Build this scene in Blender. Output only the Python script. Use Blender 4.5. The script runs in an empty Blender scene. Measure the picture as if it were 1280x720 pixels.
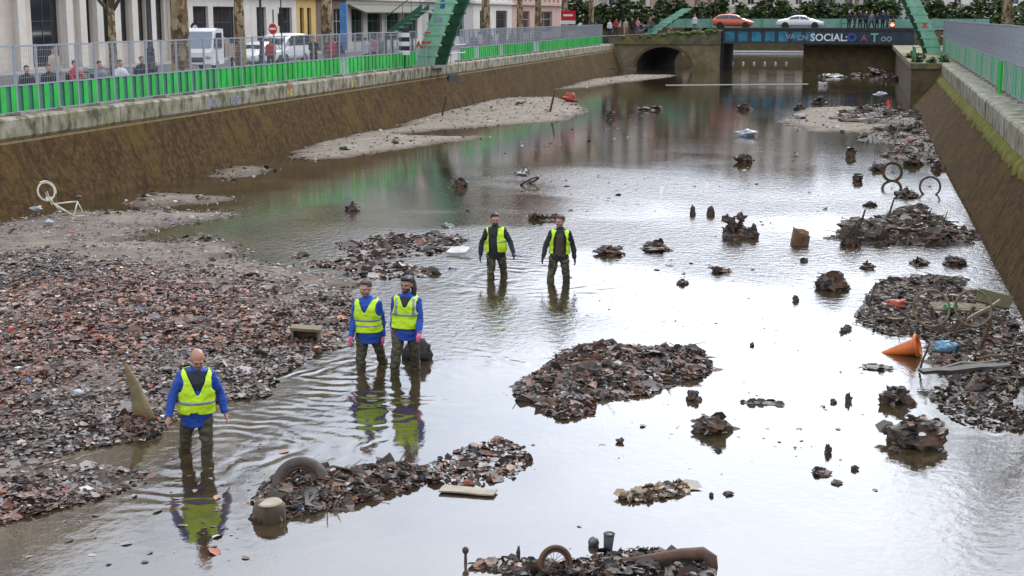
import bpy, bmesh, math, random
import numpy as np
from mathutils import Vector, Matrix, noise as mnoise
R = math.radians
random.seed(7); rng = np.random.default_rng(7)
S = bpy.context.scene
COL = S.collection
# ------------------------------------------------------------------ camera
THETA = R(13.5); HCAM = 5.5; FPX = 1800.0
PITCH = math.atan(340/FPX)
cd = bpy.data.cameras.new('camera'); cam = bpy.data.objects.new('camera', cd); COL.objects.link(cam)
cd.sensor_width = 36; cd.lens = FPX/1280*36; cd.clip_start = .1; cd.clip_end = 3000
cam.location = (0, 0, HCAM)
cam.rotation_euler = (math.pi/2 - PITCH, 0, THETA)
S.camera = cam
# ------------------------------------------------------------------ world, sun, exposure
SUN_EL, SUN_AZ = R(34), R(14)          # azimuth clockwise from +Y
W = bpy.data.worlds.new('World'); S.world = W; W.use_nodes = True
nt = W.node_tree; N = nt.nodes; L = nt.links; N.clear()
out = N.new('ShaderNodeOutputWorld'); bg = N.new('ShaderNodeBackground'); bg.inputs[1].default_value = .1
sky = N.new('ShaderNodeTexSky'); sky.sky_type = 'NISHITA'; sky.sun_disc = False
sky.sun_elevation = SUN_EL; sky.sun_rotation = SUN_AZ; sky.dust_density = 3; sky.air_density = 1.2
tc = N.new('ShaderNodeTexCoord')
mp = N.new('ShaderNodeMapping'); mp.inputs['Scale'].default_value = (1, 1, 3.2); L.new(tc.outputs['Generated'], mp.inputs[0])
nz = N.new('ShaderNodeTexNoise'); nz.inputs['Scale'].default_value = 2.2; nz.inputs['Detail'].default_value = 5; L.new(mp.outputs[0], nz.inputs[0])
cr = N.new('ShaderNodeValToRGB'); L.new(nz.outputs[0], cr.inputs[0])
cr.color_ramp.elements[0].position = .3; cr.color_ramp.elements[0].color = (.56, .65, .8, 1)
cr.color_ramp.elements[1].position = .68; cr.color_ramp.elements[1].color = (.92, .97, 1.09, 1)
# thin overcast: brightest around the hidden sun
dp = N.new('ShaderNodeVectorMath'); dp.operation = 'DOT_PRODUCT'; L.new(tc.outputs['Generated'], dp.inputs[0])
sd = (math.sin(SUN_AZ)*math.cos(SUN_EL), math.cos(SUN_AZ)*math.cos(SUN_EL), math.sin(SUN_EL)); dp.inputs[1].default_value = sd
mr = N.new('ShaderNodeMapRange'); mr.interpolation_type = 'SMOOTHSTEP'; L.new(dp.outputs['Value'], mr.inputs[0])
mr.inputs[1].default_value = .72; mr.inputs[2].default_value = .985; mr.inputs[3].default_value = 10.5; mr.inputs[4].default_value = 25.0
mu = N.new('ShaderNodeVectorMath'); mu.operation = 'SCALE'; L.new(cr.outputs[0], mu.inputs[0]); L.new(mr.outputs[0], mu.inputs['Scale'])
mx = N.new('ShaderNodeMix'); mx.data_type = 'RGBA'; mx.inputs[0].default_value = .9
L.new(sky.outputs[0], mx.inputs[6]); L.new(mu.outputs[0], mx.inputs[7]); L.new(mx.outputs[2], bg.inputs[0]); L.new(bg.outputs[0], out.inputs[0])
sl = bpy.data.lights.new('sun', 'SUN'); sun = bpy.data.objects.new('sun', sl); COL.objects.link(sun)
sl.energy = 1.0; sl.angle = R(14); sl.color = (1, .96, .9)
sun.rotation_euler = Vector(sd).to_track_quat('Z', 'Y').to_euler()
S.view_settings.view_transform = 'Standard'; S.view_settings.look = 'None'; S.view_settings.gamma = 1
S.view_settings.exposure = .85
S.render.engine = 'CYCLES'; S.cycles.max_bounces = 5; S.cycles.diffuse_bounces = 2; S.cycles.glossy_bounces = 3
S.cycles.transparent_max_bounces = 12; S.cycles.caustics_reflective = False; S.cycles.use_denoising = True
# ------------------------------------------------------------------ pixel rays of the photograph (only to find where things stand)
_ct, _st, _cp, _sp = math.cos(THETA), math.sin(THETA), math.cos(PITCH), math.sin(PITCH)
def ray(px, py):
    x = (px-640)/FPX; y = -(py-360)/FPX
    f = 1.0
    fh = _cp*f + _sp*y; z = -_sp*f + _cp*y
    return Vector((x*_ct - fh*_st, x*_st + fh*_ct, z))
def G(px, py, z=0.):
    d = ray(px, py); t = (z-HCAM)/d.z
    return Vector((d.x*t, d.y*t, z))
def U(px, py, u):
    d = ray(px, py); t = u/d.x
    return Vector((u, d.y*t, HCAM+d.z*t))
def V(px, py, v):
    d = ray(px, py); t = v/d.y
    return Vector((d.x*t, v, HCAM+d.z*t))
# ------------------------------------------------------------------ scene graph helpers
def tag(o, label=None, cat=None, group=None, kind=None):
    if label: o['label'] = label
    if cat: o['category'] = cat
    if group: o['group'] = group
    if kind: o['kind'] = kind
    return o
def empty(name, loc=(0, 0, 0), rz=0., label=None, cat=None, group=None, parent=None):
    o = bpy.data.objects.new(name, None); COL.objects.link(o); o.location = loc; o.rotation_euler = (0, 0, rz)
    o.empty_display_size = .2
    if parent: o.parent = parent
    return tag(o, label, cat, group)
def copy_tree(o, parent=None):
    c = o.copy(); COL.objects.link(c)
    if parent: c.parent = parent
    for ch in list(o.children): copy_tree(ch, c)
    return c
class MB:
    def __init__(s): s.v = []; s.f = []; s.m = []; s.col = None
    def add(s, verts, faces, mi=0):
        b = len(s.v); s.v.extend([tuple(p) for p in verts]); s.f.extend([tuple(b+i for i in f) for f in faces]); s.m.extend([mi]*len(faces)); return s
    def box(s, x0, x1, y0, y1, z0, z1, mi=0, M=None):
        v = [Vector(p) for p in ((x0,y0,z0),(x1,y0,z0),(x1,y1,z0),(x0,y1,z0),(x0,y0,z1),(x1,y0,z1),(x1,y1,z1),(x0,y1,z1))]
        if M: v = [M @ p for p in v]
        return s.add(v, [(3,2,1,0),(4,5,6,7),(0,1,5,4),(1,2,6,5),(2,3,7,6),(3,0,4,7)], mi)
    def quad(s, a, b, c, d, mi=0): return s.add([a, b, c, d], [(0,1,2,3)], mi)
    def poly(s, pts, mi=0): return s.add(pts, [tuple(range(len(pts)))], mi)
    def loft(s, rings, mi=0, caps=True, closed=True):
        n = len(rings[0]); v = [p for r in rings for p in r]; f = []
        for i in range(len(rings)-1):
            for j in range(n if closed else n-1):
                k = (j+1) % n
                f.append((i*n+j, i*n+k, (i+1)*n+k, (i+1)*n+j))
        if caps and closed:
            f.append(tuple(reversed(range(n)))); f.append(tuple((len(rings)-1)*n+j for j in range(n)))
        return s.add(v, f, mi)
    def tube(s, pts, rad, n=8, mi=0, caps=True):
        pts = [Vector(p) for p in pts]
        if not hasattr(rad, '__len__'): rad = [rad]*len(pts)
        rings = []; prev = None
        for i, p in enumerate(pts):
            a = pts[max(i-1, 0)]; b = pts[min(i+1, len(pts)-1)]
            t = (b-a).normalized()
            if prev is None:
                ref = Vector((0, 0, 1)) if abs(t.z) < .9 else Vector((1, 0, 0))
                e1 = t.cross(ref).normalized()
            else:
                e1 = (prev - t*prev.dot(t)).normalized()
            prev = e1; e2 = t.cross(e1)
            r = rad[i]; rx, ry = r if hasattr(r, '__len__') else (r, r)
            rings.append([p + e1*(rx*math.cos(2*math.pi*k/n)) + e2*(ry*math.sin(2*math.pi*k/n)) for k in range(n)])
        return s.loft(rings, mi, caps)
    def torus(s, R0, r, c=(0,0,0), n=28, m=8, mi=0, M=None, a0=0, a1=2*math.pi, sq=1.):
        full = abs(a1-a0-2*math.pi) < 1e-6
        rings = []
        for i in range(n if full else n+1):
            a = a0+(a1-a0)*i/n
            rg = []
            for k in range(m):
                b = 2*math.pi*k/m; rr = R0 + r*math.cos(b)
                p = Vector((rr*math.cos(a), sq*r*math.sin(b), rr*math.sin(a)))
                rg.append((M @ p if M else p) + Vector(c))
            rings.append(rg)
        if full: rings.append(rings[0])
        return s.loft(rings, mi, not full)
    def ellip(s, c, r, nu=12, nv=8, mi=0, M=None):
        v = []; f = []
        for i in range(nv+1):
            t = math.pi*i/nv
            for j in range(nu):
                a = 2*math.pi*j/nu
                p = Vector((r[0]*math.sin(t)*math.cos(a), r[1]*math.sin(t)*math.sin(a), r[2]*math.cos(t)))
                v.append((M @ p if M else p)+Vector(c))
        for i in range(nv):
            for j in range(nu):
                k = (j+1) % nu; f.append((i*nu+j, (i+1)*nu+j, (i+1)*nu+k, i*nu+k))
        return s.add(v, f, mi)
    def mesh(s, name, mats):
        me = bpy.data.meshes.new(name); me.from_pydata(s.v, [], s.f)
        for m in (mats if isinstance(mats, (list, tuple)) else [mats]): me.materials.append(m)
        if len(me.polygons) == len(s.m): me.polygons.foreach_set('material_index', s.m)
        return me
    def build(s, name, mats, parent=None, smooth=False, loc=None, rz=0.):
        me = s.mesh(name, mats)
        if smooth: me.polygons.foreach_set('use_smooth', [True]*len(me.polygons))
        me.update()
        o = bpy.data.objects.new(name, me); COL.objects.link(o)
        if parent: o.parent = parent
        if loc is not None: o.location = loc
        if rz: o.rotation_euler = (0, 0, rz)
        return o
def obj(name, me, parent=None, loc=None):
    o = bpy.data.objects.new(name, me); COL.objects.link(o)
    if parent: o.parent = parent
    if loc is not None: o.location = loc
    return o
def fast_mesh(name, verts, faces, mats, cols=None, smooth=False, midx=None):
    """verts (n,3), faces (m,k) numpy arrays, cols (n,3) point colours"""
    me = bpy.data.meshes.new(name); n = len(verts); m, k = faces.shape
    me.vertices.add(n); me.vertices.foreach_set('co', np.asarray(verts, np.float32).ravel())
    me.loops.add(m*k); me.loops.foreach_set('vertex_index', faces.astype(np.int32).ravel())
    me.polygons.add(m); me.polygons.foreach_set('loop_start', np.arange(0, m*k, k, dtype=np.int32))
    me.update(calc_edges=True)
    for mm in (mats if isinstance(mats, (list, tuple)) else [mats]): me.materials.append(mm)
    if midx is not None: me.polygons.foreach_set('material_index', np.asarray(midx, np.int32))
    if smooth: me.polygons.foreach_set('use_smooth', np.ones(m, bool))
    if cols is not None:
        a = me.color_attributes.new('tint', 'FLOAT_COLOR', 'POINT')
        a.data.foreach_set('color', np.concatenate([cols, np.ones((n, 1))], 1).astype(np.float32).ravel())
    me.validate(); me.update()
    return me
def evaluated(me, mods, mats=None):
    """apply modifiers to a mesh, return the new mesh"""
    o = bpy.data.objects.new('tmp', me); COL.objects.link(o)
    for typ, kw in mods:
        md = o.modifiers.new(typ, typ)
        for k, v in kw.items(): setattr(md, k, v)
    dg = bpy.context.evaluated_depsgraph_get(); dg.update()
    r = bpy.data.meshes.new_from_object(o.evaluated_get(dg))
    bpy.data.objects.remove(o)
    if mats:
        r.materials.clear()
        for m in mats: r.materials.append(m)
    return r
# ------------------------------------------------------------------ materials
_mc = {}
def M(name, c, c2=None, sc=4., rough=.8, metal=0., spec=.5, bump=0., bsc=30., detail=5, stretch=(1, 1, 1), lo=.35, hi=.65, c3=None, sc3=1., bdist=.02, coat=0., rand=0., streak=None, wet=None):
    if name in _mc: return _mc[name]
    m = bpy.data.materials.new(name); m.use_nodes = True; nt = m.node_tree; N = nt.nodes; L = nt.links
    b = N['Principled BSDF']; b.inputs['Roughness'].default_value = rough; b.inputs['Metallic'].default_value = metal
    b.inputs['Specular IOR Level'].default_value = spec; b.inputs['Coat Weight'].default_value = coat
    b.inputs['Base Color'].default_value = (*c, 1)
    tc = N.new('ShaderNodeTexCoord'); mp = N.new('ShaderNodeMapping'); mp.inputs['Scale'].default_value = stretch
    L.new(tc.outputs['Object'], mp.inputs[0])
    def ns(scale, det):
        t = N.new('ShaderNodeTexNoise'); t.inputs['Scale'].default_value = scale; t.inputs['Detail'].default_value = det; t.inputs['Roughness'].default_value = .65
        L.new(mp.outputs[0], t.inputs[0]); return t.outputs[0]
    def rng_(s, a, bb):
        r = N.new('ShaderNodeMapRange'); r.inputs[1].default_value = a; r.inputs[2].default_value = bb; L.new(s, r.inputs[0]); return r.outputs[0]
    def mix(f, A, B):
        x = N.new('ShaderNodeMix'); x.data_type = 'RGBA'; L.new(f, x.inputs[0])
        for i, q in ((6, A), (7, B)):
            if isinstance(q, tuple): x.inputs[i].default_value = (*q, 1)
            else: L.new(q, x.inputs[i])
        return x.outputs[2]
    cur = c
    if c2 is not None: cur = mix(rng_(ns(sc, detail), lo, hi), c, c2)
    if c3 is not None: cur = mix(rng_(ns(sc3, 4), .5, .68), cur, c3)
    if streak:
        ms = N.new('ShaderNodeMapping'); ms.inputs['Scale'].default_value = (1.6, 1.6, .12); L.new(tc.outputs['Object'], ms.inputs[0])
        t = N.new('ShaderNodeTexNoise'); t.inputs['Scale'].default_value = 1.4; t.inputs['Detail'].default_value = 5; L.new(ms.outputs[0], t.inputs[0])
        cur = mix(rng_(t.outputs[0], .52, .72), cur, streak)
    if wet:        # the rim that the water still soaks
        sp = N.new('ShaderNodeSeparateXYZ'); L.new(tc.outputs['Object'], sp.inputs[0]); w_ = N.new('ShaderNodeMath'); w_.operation = 'MULTIPLY_ADD'; L.new(ns(2., 4), w_.inputs[0]); w_.inputs[1].default_value = -.09; L.new(sp.outputs[2], w_.inputs[2])
        cur = mix(rng_(w_.outputs[0], -.045, .025), wet, cur)
    if rand:
        oi = N.new('ShaderNodeObjectInfo'); hs = N.new('ShaderNodeHueSaturation'); x = N.new('ShaderNodeMapRange'); x.inputs[3].default_value = 1-rand; x.inputs[4].default_value = 1+rand*.6
        L.new(oi.outputs['Random'], x.inputs[0]); L.new(x.outputs[0], hs.inputs['Value']); L.new(cur, hs.inputs['Color']); cur = hs.outputs[0]
    if not isinstance(cur, tuple): L.new(cur, b.inputs['Base Color'])
    if bump:
        bp = N.new('ShaderNodeBump'); bp.inputs['Strength'].default_value = bump; bp.inputs['Distance'].default_value = bdist
        L.new(ns(bsc, 4), bp.inputs['Height']); L.new(bp.outputs[0], b.inputs['Normal'])
    _mc[name] = m; return m
def sgroup(name, build):
    """material from a function build(N, L, bsdf)"""
    if name in _mc: return _mc[name]
    m = bpy.data.materials.new(name); m.use_nodes = True
    build(m.node_tree.nodes, m.node_tree.links, m.node_tree.nodes['Principled BSDF']); _mc[name] = m; return m
def emis(name, c, s):
    def f(N, L, b):
        b.inputs['Base Color'].default_value = (*c, 1); b.inputs['Emission Color'].default_value = (*c, 1); b.inputs['Emission Strength'].default_value = s
    return sgroup(name, f)
def tintmat(name, rough=.55, spec=.5, bump=.3):
    def f(N, L, b):
        a = N.new('ShaderNodeAttribute'); a.attribute_name = 'tint'; L.new(a.outputs['Color'], b.inputs['Base Color'])
        b.inputs['Roughness'].default_value = rough; b.inputs['Specular IOR Level'].default_value = spec
    return sgroup(name, f)
# ================================================================== SETTING
ZQ = 2.65
def Lu(v): return -23.52 - .01526*(v-36.82)
def Ru(v): return 4.14 + .0127*(v-42.47)
VB = 151.0                                   # canal face of the road bridge
# ---- materials of the setting
m_wall = M('wall_mud', (.034, .019, .007), (.12, .07, .028), sc=5, rough=.95, spec=.08, bump=.8, bsc=13, detail=12, c3=(.1, .066, .018), sc3=.5, lo=.34, hi=.68, bdist=.05, streak=(.035, .022, .01))
def _cop(N, L, b):
    tc = N.new('ShaderNodeTexCoord'); mp = N.new('ShaderNodeMapping'); mp.inputs['Scale'].default_value = (1, 1, .7); L.new(tc.outputs['Object'], mp.inputs[0])
    n1 = N.new('ShaderNodeTexNoise'); n1.inputs['Scale'].default_value = 2.6; n1.inputs['Detail'].default_value = 8; L.new(mp.outputs[0], n1.inputs[0])
    r = N.new('ShaderNodeValToRGB'); L.new(n1.outputs[0], r.inputs[0]); e = r.color_ramp.elements
    e[0].position = .36; e[0].color = (.07, .065, .045, 1); e[1].position = .66; e[1].color = (.34, .3, .25, 1)
    q = r.color_ramp.elements.new(.47); q.color = (.2, .185, .1, 1)
    L.new(r.outputs[0], b.inputs['Base Color']); b.inputs['Roughness'].default_value = .9
    bp = N.new('ShaderNodeBump'); bp.inputs['Strength'].default_value = .5; bp.inputs['Distance'].default_value = .03
    n2 = N.new('ShaderNodeTexNoise'); n2.inputs['Scale'].default_value = 12; L.new(tc.outputs['Object'], n2.inputs[0]); L.new(n2.outputs[0], bp.inputs['Height']); L.new(bp.outputs[0], b.inputs['Normal'])
m_coping = sgroup('coping_stone', _cop)
m_moss = M('moss', (.17, .165, .015), (.075, .07, .018), sc=2.5, rough=.95, spec=.1, bump=1, bsc=14, c3=(.2, .16, .07), sc3=1.5)
m_slab = M('quay_slab', (.3, .27, .23), (.22, .2, .17), sc=2, rough=.85, bump=.2, bsc=8)
m_pave = M('pavement_grey', (.26, .25, .24), (.2, .19, .18), sc=1.5, rough=.85)
m_asph = M('asphalt', (.055, .055, .057), (.075, .073, .07), sc=3, rough=.85)
m_bstone = M('bridge_stone', (.16, .115, .065), (.28, .21, .13), sc=1.3, rough=.9, bump=.8, bsc=5, detail=9, c3=(.12, .12, .03), sc3=.5)
m_bsd = M('lock_stone', (.085, .055, .028), (.15, .105, .05), sc=1.2, rough=.9, bump=.9, bsc=5, detail=9, c3=(.1, .1, .03), sc3=.6, bdist=.08)
m_para = M('parapet_stone', (.17, .145, .085), (.08, .075, .035), sc=1.5, rough=.9, bump=.6, bsc=6, c3=(.26, .22, .03), sc3=.4)
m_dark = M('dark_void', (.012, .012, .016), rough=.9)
m_white = M('white_paint', (.78, .78, .77), rough=.5)
# ---- water
WALK = [(245, 570), (464, 458), (506, 466), (622, 346), (697, 350)]
def _water(N, L, b):
    tc = N.new('ShaderNodeTexCoord'); P = tc.outputs['Object']
    def noise_(scale, st=(1, 1, 1), det=3., rough=.5):
        mp = N.new('ShaderNodeMapping'); mp.inputs['Scale'].default_value = st; L.new(P, mp.inputs[0])
        n = N.new('ShaderNodeTexNoise'); n.inputs['Scale'].default_value = scale; n.inputs['Detail'].default_value = det; n.inputs['Roughness'].default_value = rough; L.new(mp.outputs[0], n.inputs[0]); return n.outputs[0]
    def ma(op, a, c=None, d=None):
        x = N.new('ShaderNodeMath'); x.operation = op
        for i, q in enumerate((a, c, d)):
            if q is None: continue
            if isinstance(q, (int, float)): x.inputs[i].default_value = q
            else: L.new(q, x.inputs[i])
        return x.outputs[0]
    def mr(s, a, bb, c=0., d=1.):
        x = N.new('ShaderNodeMapRange'); x.interpolation_type = 'SMOOTHSTEP'; L.new(s, x.inputs[0])
        for i, q in zip((1, 2, 3, 4), (a, bb, c, d)): x.inputs[i].default_value = q
        return x.outputs[0]
    sx = N.new('ShaderNodeSeparateXYZ'); L.new(P, sx.inputs[0]); X, Y = sx.outputs[0], sx.outputs[1]
    # ripples: fine chop, stronger in patches of breeze
    chop = noise_(5.5, (1, .8, 1), 4, .6)
    swell = noise_(1.1, (1, 1.7, 1), 2)
    patch = mr(noise_(.11, (1, 1, 1), 3), .42, .6, .08, 1.)
    zone = ma('MULTIPLY', mr(Y, 19., 31., .12, 1.), mr(Y, 40., 56., 1., .05))
    zx = mr(X, -17., -10., .15, 1.)
    amp = ma('MULTIPLY', ma('MULTIPLY', patch, zone), zx)
    h = ma('ADD', ma('MULTIPLY', ma('SUBTRACT', chop, .5), ma('ADD', ma('MULTIPLY', amp, .042), .0022)), ma('MULTIPLY', ma('MULTIPLY', swell, .010), ma('ADD', amp, .12)))
    # rings spreading from the waders' legs
    wob = noise_(.9, (1, 1, 1), 2)
    for i, (px, py) in enumerate(WALK):
        g = G(px, py)
        d = N.new('ShaderNodeVectorMath'); d.operation = 'DISTANCE'; L.new(P, d.inputs[0]); d.inputs[1].default_value = (g.x, g.y, 0)
        dist = ma('ADD', d.outputs['Value'], ma('MULTIPLY', wob, 1.5))
        ring = ma('SINE', ma('MULTIPLY', dist, 2*math.pi/(.42 if i < 3 else .55)))
        env = ma('MULTIPLY', mr(d.outputs['Value'], .2, (5.5 if i < 3 else 4.5), 1., 0.), mr(noise_(.35, (1, 1, 1), 2), .38, .6, .15, 1.))
        h = ma('ADD', h, ma('MULTIPLY', ma('MULTIPLY', ring, ma('MULTIPLY', env, env)), .0042 if i else .0034))
    bp = N.new('ShaderNodeBump'); bp.inputs['Strength'].default_value = 1; bp.inputs['Distance'].default_value = 1.; L.new(h, bp.inputs['Height']); L.new(bp.outputs[0], b.inputs['Normal'])
    # murk: silt showing in the shallows
    f = mr(noise_(.5, (1, 1, 1), 6, .65), .35, .65)
    c = N.new('ShaderNodeMix'); c.data_type = 'RGBA'; L.new(f, c.inputs[0]); c.inputs[6].default_value = (.026, .018, .008, 1); c.inputs[7].default_value = (.06, .043, .022, 1)
    L.new(c.outputs[2], b.inputs['Base Color'])
    b.inputs['Roughness'].default_value = .03; b.inputs['IOR'].default_value = 1.75; b.inputs['Specular IOR Level'].default_value = .9
m_water = sgroup('canal_water', _water)
mb = MB(); mb.quad((-60, -30, 0), (12, -30, 0), (12, 232, 0), (-60, 232, 0))
tag(mb.build('water', m_water), kind='structure')
# ---- ground and quays
mb = MB()
zg = ZQ-.02
mb.quad((-600, -60, zg), (-43.5, -60, zg), (-43.5, 600, zg), (-600, 600, zg))
mb.quad((11, -60, zg), (600, -60, zg), (600, 600, zg), (11, 600, zg))
mb.quad((-43.5, 226, zg), (11, 226, zg), (11, 600, zg), (-43.5, 600, zg))
tag(mb.build('ground', m_pave), kind='structure')
mb = MB(); vs = [-10]+list(range(10, 230, 20))
mb.loft([[(-33.2, v, ZQ), (Lu(v)-.9, v, ZQ)] for v in vs], caps=False, closed=False)
mb.loft([[(-33.2, v, ZQ), (-33.2, v, ZQ-.12)] for v in vs], 0, False, False)
tag(mb.build('quay_pavement', m_pave), kind='structure')
mb = MB(); mb.quad((-40.6, -60, ZQ-.12), (-33.2, -60, ZQ-.12), (-33.2, 226, ZQ-.12), (-40.6, 226, ZQ-.12))
tag(mb.build('road', m_asph), kind='structure')
mb = MB(); mb.box(-43.5, -40.6, -60, 226, ZQ-.2, ZQ+.004)
tag(mb.build('street_pavement', m_pave), kind='structure')
mb = MB(); mb.loft([[(Ru(v)+1.0, v, ZQ), (11, v, ZQ)] for v in [-10, 40, 92.8]], caps=False, closed=False)
tag(mb.build('quay_pavement', m_pave), kind='structure')
# ---- canal walls: battered mud-coloured wall, then the overhanging coping
root = empty('canal_wall', (-23, 60, 0), label='long brown canal wall on the left below the green hoarding', cat='wall')
def rel(o, root):
    o.parent = root; o.matrix_parent_inverse = Matrix.Translation(-root.location); return o
vs = [-12]+[10+5*i for i in range(29)]
mb = MB(); mb.loft([[(Lu(v)+1.15, v, -.6), (Lu(v)+.9, v, .1), (Lu(v)+.12, v, ZQ-.62), (Lu(v)-.3, v, ZQ-.6)] for v in vs], caps=False, closed=False)
rel(mb.build('wall_face', m_wall), root)
mb = MB(); v0 = -12.
while v0 < 150:
    v1 = v0+2.4; d = random.uniform(-.012, .012); zt = ZQ+random.uniform(-.008, .008)
    a, c = Lu(v0+.01)+.0+d, Lu(v1-.01)+d
    zb = ZQ-.62
    ring = lambda u, v: [(u-.95, v, zb), (u, v, zb), (u+.03, v, zb+.06), (u+.03, v, zt-.07), (u-.01, v, zt-.015), (u-.05, v, zt), (u-.95, v, zt)]
    mb.loft([ring(a, v0+.01), ring(c, v1-.01)]); v0 = v1
rel(mb.build('coping', m_coping), root)
mb = MB(); mb.loft([[(Lu(v)+.035, v, ZQ-.63), (Lu(v)+.15, v, ZQ-.66), (Lu(v)+.17, v, ZQ-.72)] for v in vs], caps=False, closed=False)
for px_ in (253, 452):
    q = U(px_, 150, Lu(55)); mb.box(Lu(q.y)+.02, Lu(q.y)+.045, q.y-.03, q.y+.03, ZQ-.6, ZQ-.05); 
rel(mb.build('moss_line', M('thin_moss', (.16, .12, .03), (.1, .07, .03), sc=3, rough=.95)), root)
root = empty('canal_wall', (4, 50, 0), label='battered brown canal wall on the right with a yellow moss band', cat='wall')
vs = [-12]+[10+5*i for i in range(15)]+[84.5, 93]
mb = MB(); mb.loft([[(2.9, v, -.6), (3.1, v, 0), (3.14, v, .12), (Ru(v)-.1, v, ZQ-.8), (Ru(v)+.3, v, ZQ-.75)] for v in vs], caps=False, closed=False)
rel(mb.build('wall_face', m_wall), root)
mb = MB(); mb.loft([[(3.165, v, .1), (3.15, v, .14)] for v in vs], caps=False, closed=False)
rel(mb.build('water_mark', M('lime_mark', (.42, .38, .3), (.2, .15, .08), sc=3, rough=.9)), root)
mb = MB(); n = 300; rings = []
for i in range(n):
    v = 10+i*82.5/(n-1); w = .22+.16*mnoise.noise((v*.9, 0, 3))+.1*mnoise.noise((v*3.1, 1, 3))
    f = lambda z: 3.14+(Ru(v)-.1-3.14)*(z-.12)/(ZQ-.8-.12)
    z1 = ZQ-.8-.02; z0 = z1-max(w, .06)
    rings.append([(f(z0)-.012, v, z0), (f((z0+z1)/2)-.05, v, (z0+z1)/2), (f(z1)-.05, v, z1), (Ru(v)-.05, v, z1+.09), (Ru(v)-.02, v, z1+.16+.05*mnoise.noise((v*2., 4, 3)))])
mb.loft(rings, caps=False, closed=False)
rel(mb.build('moss_band', m_moss, smooth=True), root)
mb = MB(); v0 = -12.
while v0 < 92:
    v1 = min(v0+2.4, 92.9); d = random.uniform(-.015, .015); zt = ZQ+random.uniform(-.01, .01); zb = ZQ-.78
    ring = lambda u, v: [(u+1.05, v, zb), (u, v, zb), (u-.02, v, zb+.06), (u-.02, v, zt-.08), (u+.02, v, zt-.02), (u+.07, v, zt), (u+1.05, v, zt)]
    mb.loft([ring(Ru(v0)+d, v0+.01), ring(Ru(v1)+d, v1-.01)][::-1]); v0 = v1
rel(mb.build('coping', m_coping), root)
# pier beyond the right-hand wall, set forward: gate recess
root = empty('lock_pier', (4.5, 110, 0), label='mossy stone pier standing forward at the end of the right wall', cat='pier')
mb = MB(); mb.loft([[(3.0, 93, -.5), (3.0, 93, ZQ-.35), (11, 93, ZQ-.35), (11, 93, -.5)], [(3.3, VB+2, -.5), (3.3, VB+2, ZQ-.35), (11, VB+2, ZQ-.35), (11, VB+2, -.5)]])
rel(mb.build('pier_wall', m_bsd), root)
mb = MB(); mb.box(2.9, 11.1, 92.9, VB+2, ZQ-.347, ZQ)
rel(mb.build('pier_coping', m_para), root)
mb = MB()
for k in range(7):
    mb.tube([(3.2, 93.2+k*.9, ZQ), (3.2, 93.2+k*.9, ZQ+.95)], .025, 6)
mb.tube([(3.2, 93.2, ZQ+.95), (3.2, 98.6, ZQ+.95)], .022, 6); mb.tube([(3.2, 93.2, ZQ+.5), (3.2, 98.6, ZQ+.5)], .016, 6)
mb.tube([(3.2, 93.2, ZQ+.95), (4.8, 93.2, ZQ+.95)], .022, 6); mb.tube([(4.8, 93.2, ZQ), (4.8, 93.2, ZQ+.95)], .022, 6)
m_green = M('railing_green', (.09, .3, .17), (.06, .22, .12), sc=4, rough=.5)
rel(mb.build('railing', m_green), root)
PIER = root
# ---- stone arch bridge on the left
root = empty('arch_bridge', (-19.5, VB, 0), label='stone bridge with one dark round arch, mossy parapet on top', cat='bridge')
UA0, UA1 = Lu(VB)-.6, -14.2
ac, ar, zs, rise = V(829, 80, VB).x, 2.8, .3, 2.05
def arch_pts(n=18, du=0., r=0.):
    return [(ac+(ar+r)*math.cos(math.pi*k/n)+du, zs+(rise+r)*math.sin(math.pi*k/n)) for k in range(n+1)]
VE = VB+12; SKEW = 2.5
def face(mb, v, flip):
    du = SKEW*flip; ap = [(ac+ar+du, -.5)]+arch_pts(du=du)+[(ac-ar+du, -.5)]
    top = ZQ-.05
    for (a, b_) in zip(ap[:-1], ap[1:]):
        mb.quad((a[0], v, a[1]), (b_[0], v, b_[1]), (b_[0], v, top), (a[0], v, top))
    mb.quad((UA1, v, -.5), (ac+ar+du, v, -.5), (ac+ar+du, v, top), (UA1, v, top))
    mb.quad((ac-ar+du, v, -.5), (UA0, v, -.5), (UA0, v, top), (ac-ar+du, v, top))
mb = MB(); face(mb, VB, 0); face(mb, VE, 1)
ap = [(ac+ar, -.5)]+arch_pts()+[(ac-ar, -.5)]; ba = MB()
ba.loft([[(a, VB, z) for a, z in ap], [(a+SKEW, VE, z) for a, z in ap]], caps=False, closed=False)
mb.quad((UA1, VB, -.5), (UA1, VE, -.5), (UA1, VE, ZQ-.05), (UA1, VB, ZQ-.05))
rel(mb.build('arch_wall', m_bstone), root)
rel(ba.build('arch_barrel', M('barrel_shade_stone', (.03, .026, .022), (.05, .042, .034), sc=1, rough=.95)), root)  # tunnel shade put into the stone colour, so the opening stays near black
mb = MB()
a0, a1 = arch_pts(), arch_pts(r=.32)
for k in range(18):
    mb.loft([[(a0[k][0], VB-.05, a0[k][1]), (a0[k+1][0], VB-.05, a0[k+1][1]), (a1[k+1][0], VB-.05, a1[k+1][1]), (a1[k][0], VB-.05, a1[k][1])],
             [(a0[k][0], VB+.0, a0[k][1]), (a0[k+1][0], VB+.0, a0[k+1][1]), (a1[k+1][0], VB+.0, a1[k+1][1]), (a1[k][0], VB+.0, a1[k][1])]])
rel(mb.build('arch_ring', m_bsd), root)
mb = MB(); mb.loft([[(UA0, VB-.12, 2.6), (UA0, VB+.6, 2.6), (UA0, VB+.6, 3.28), (UA0, VB-.12, 3.28)], [(UA1, VB-.12, 2.6), (UA1, VB+.6, 2.6), (UA1, VB+.6, 4.0), (UA1, VB-.12, 4.0)]])
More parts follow.
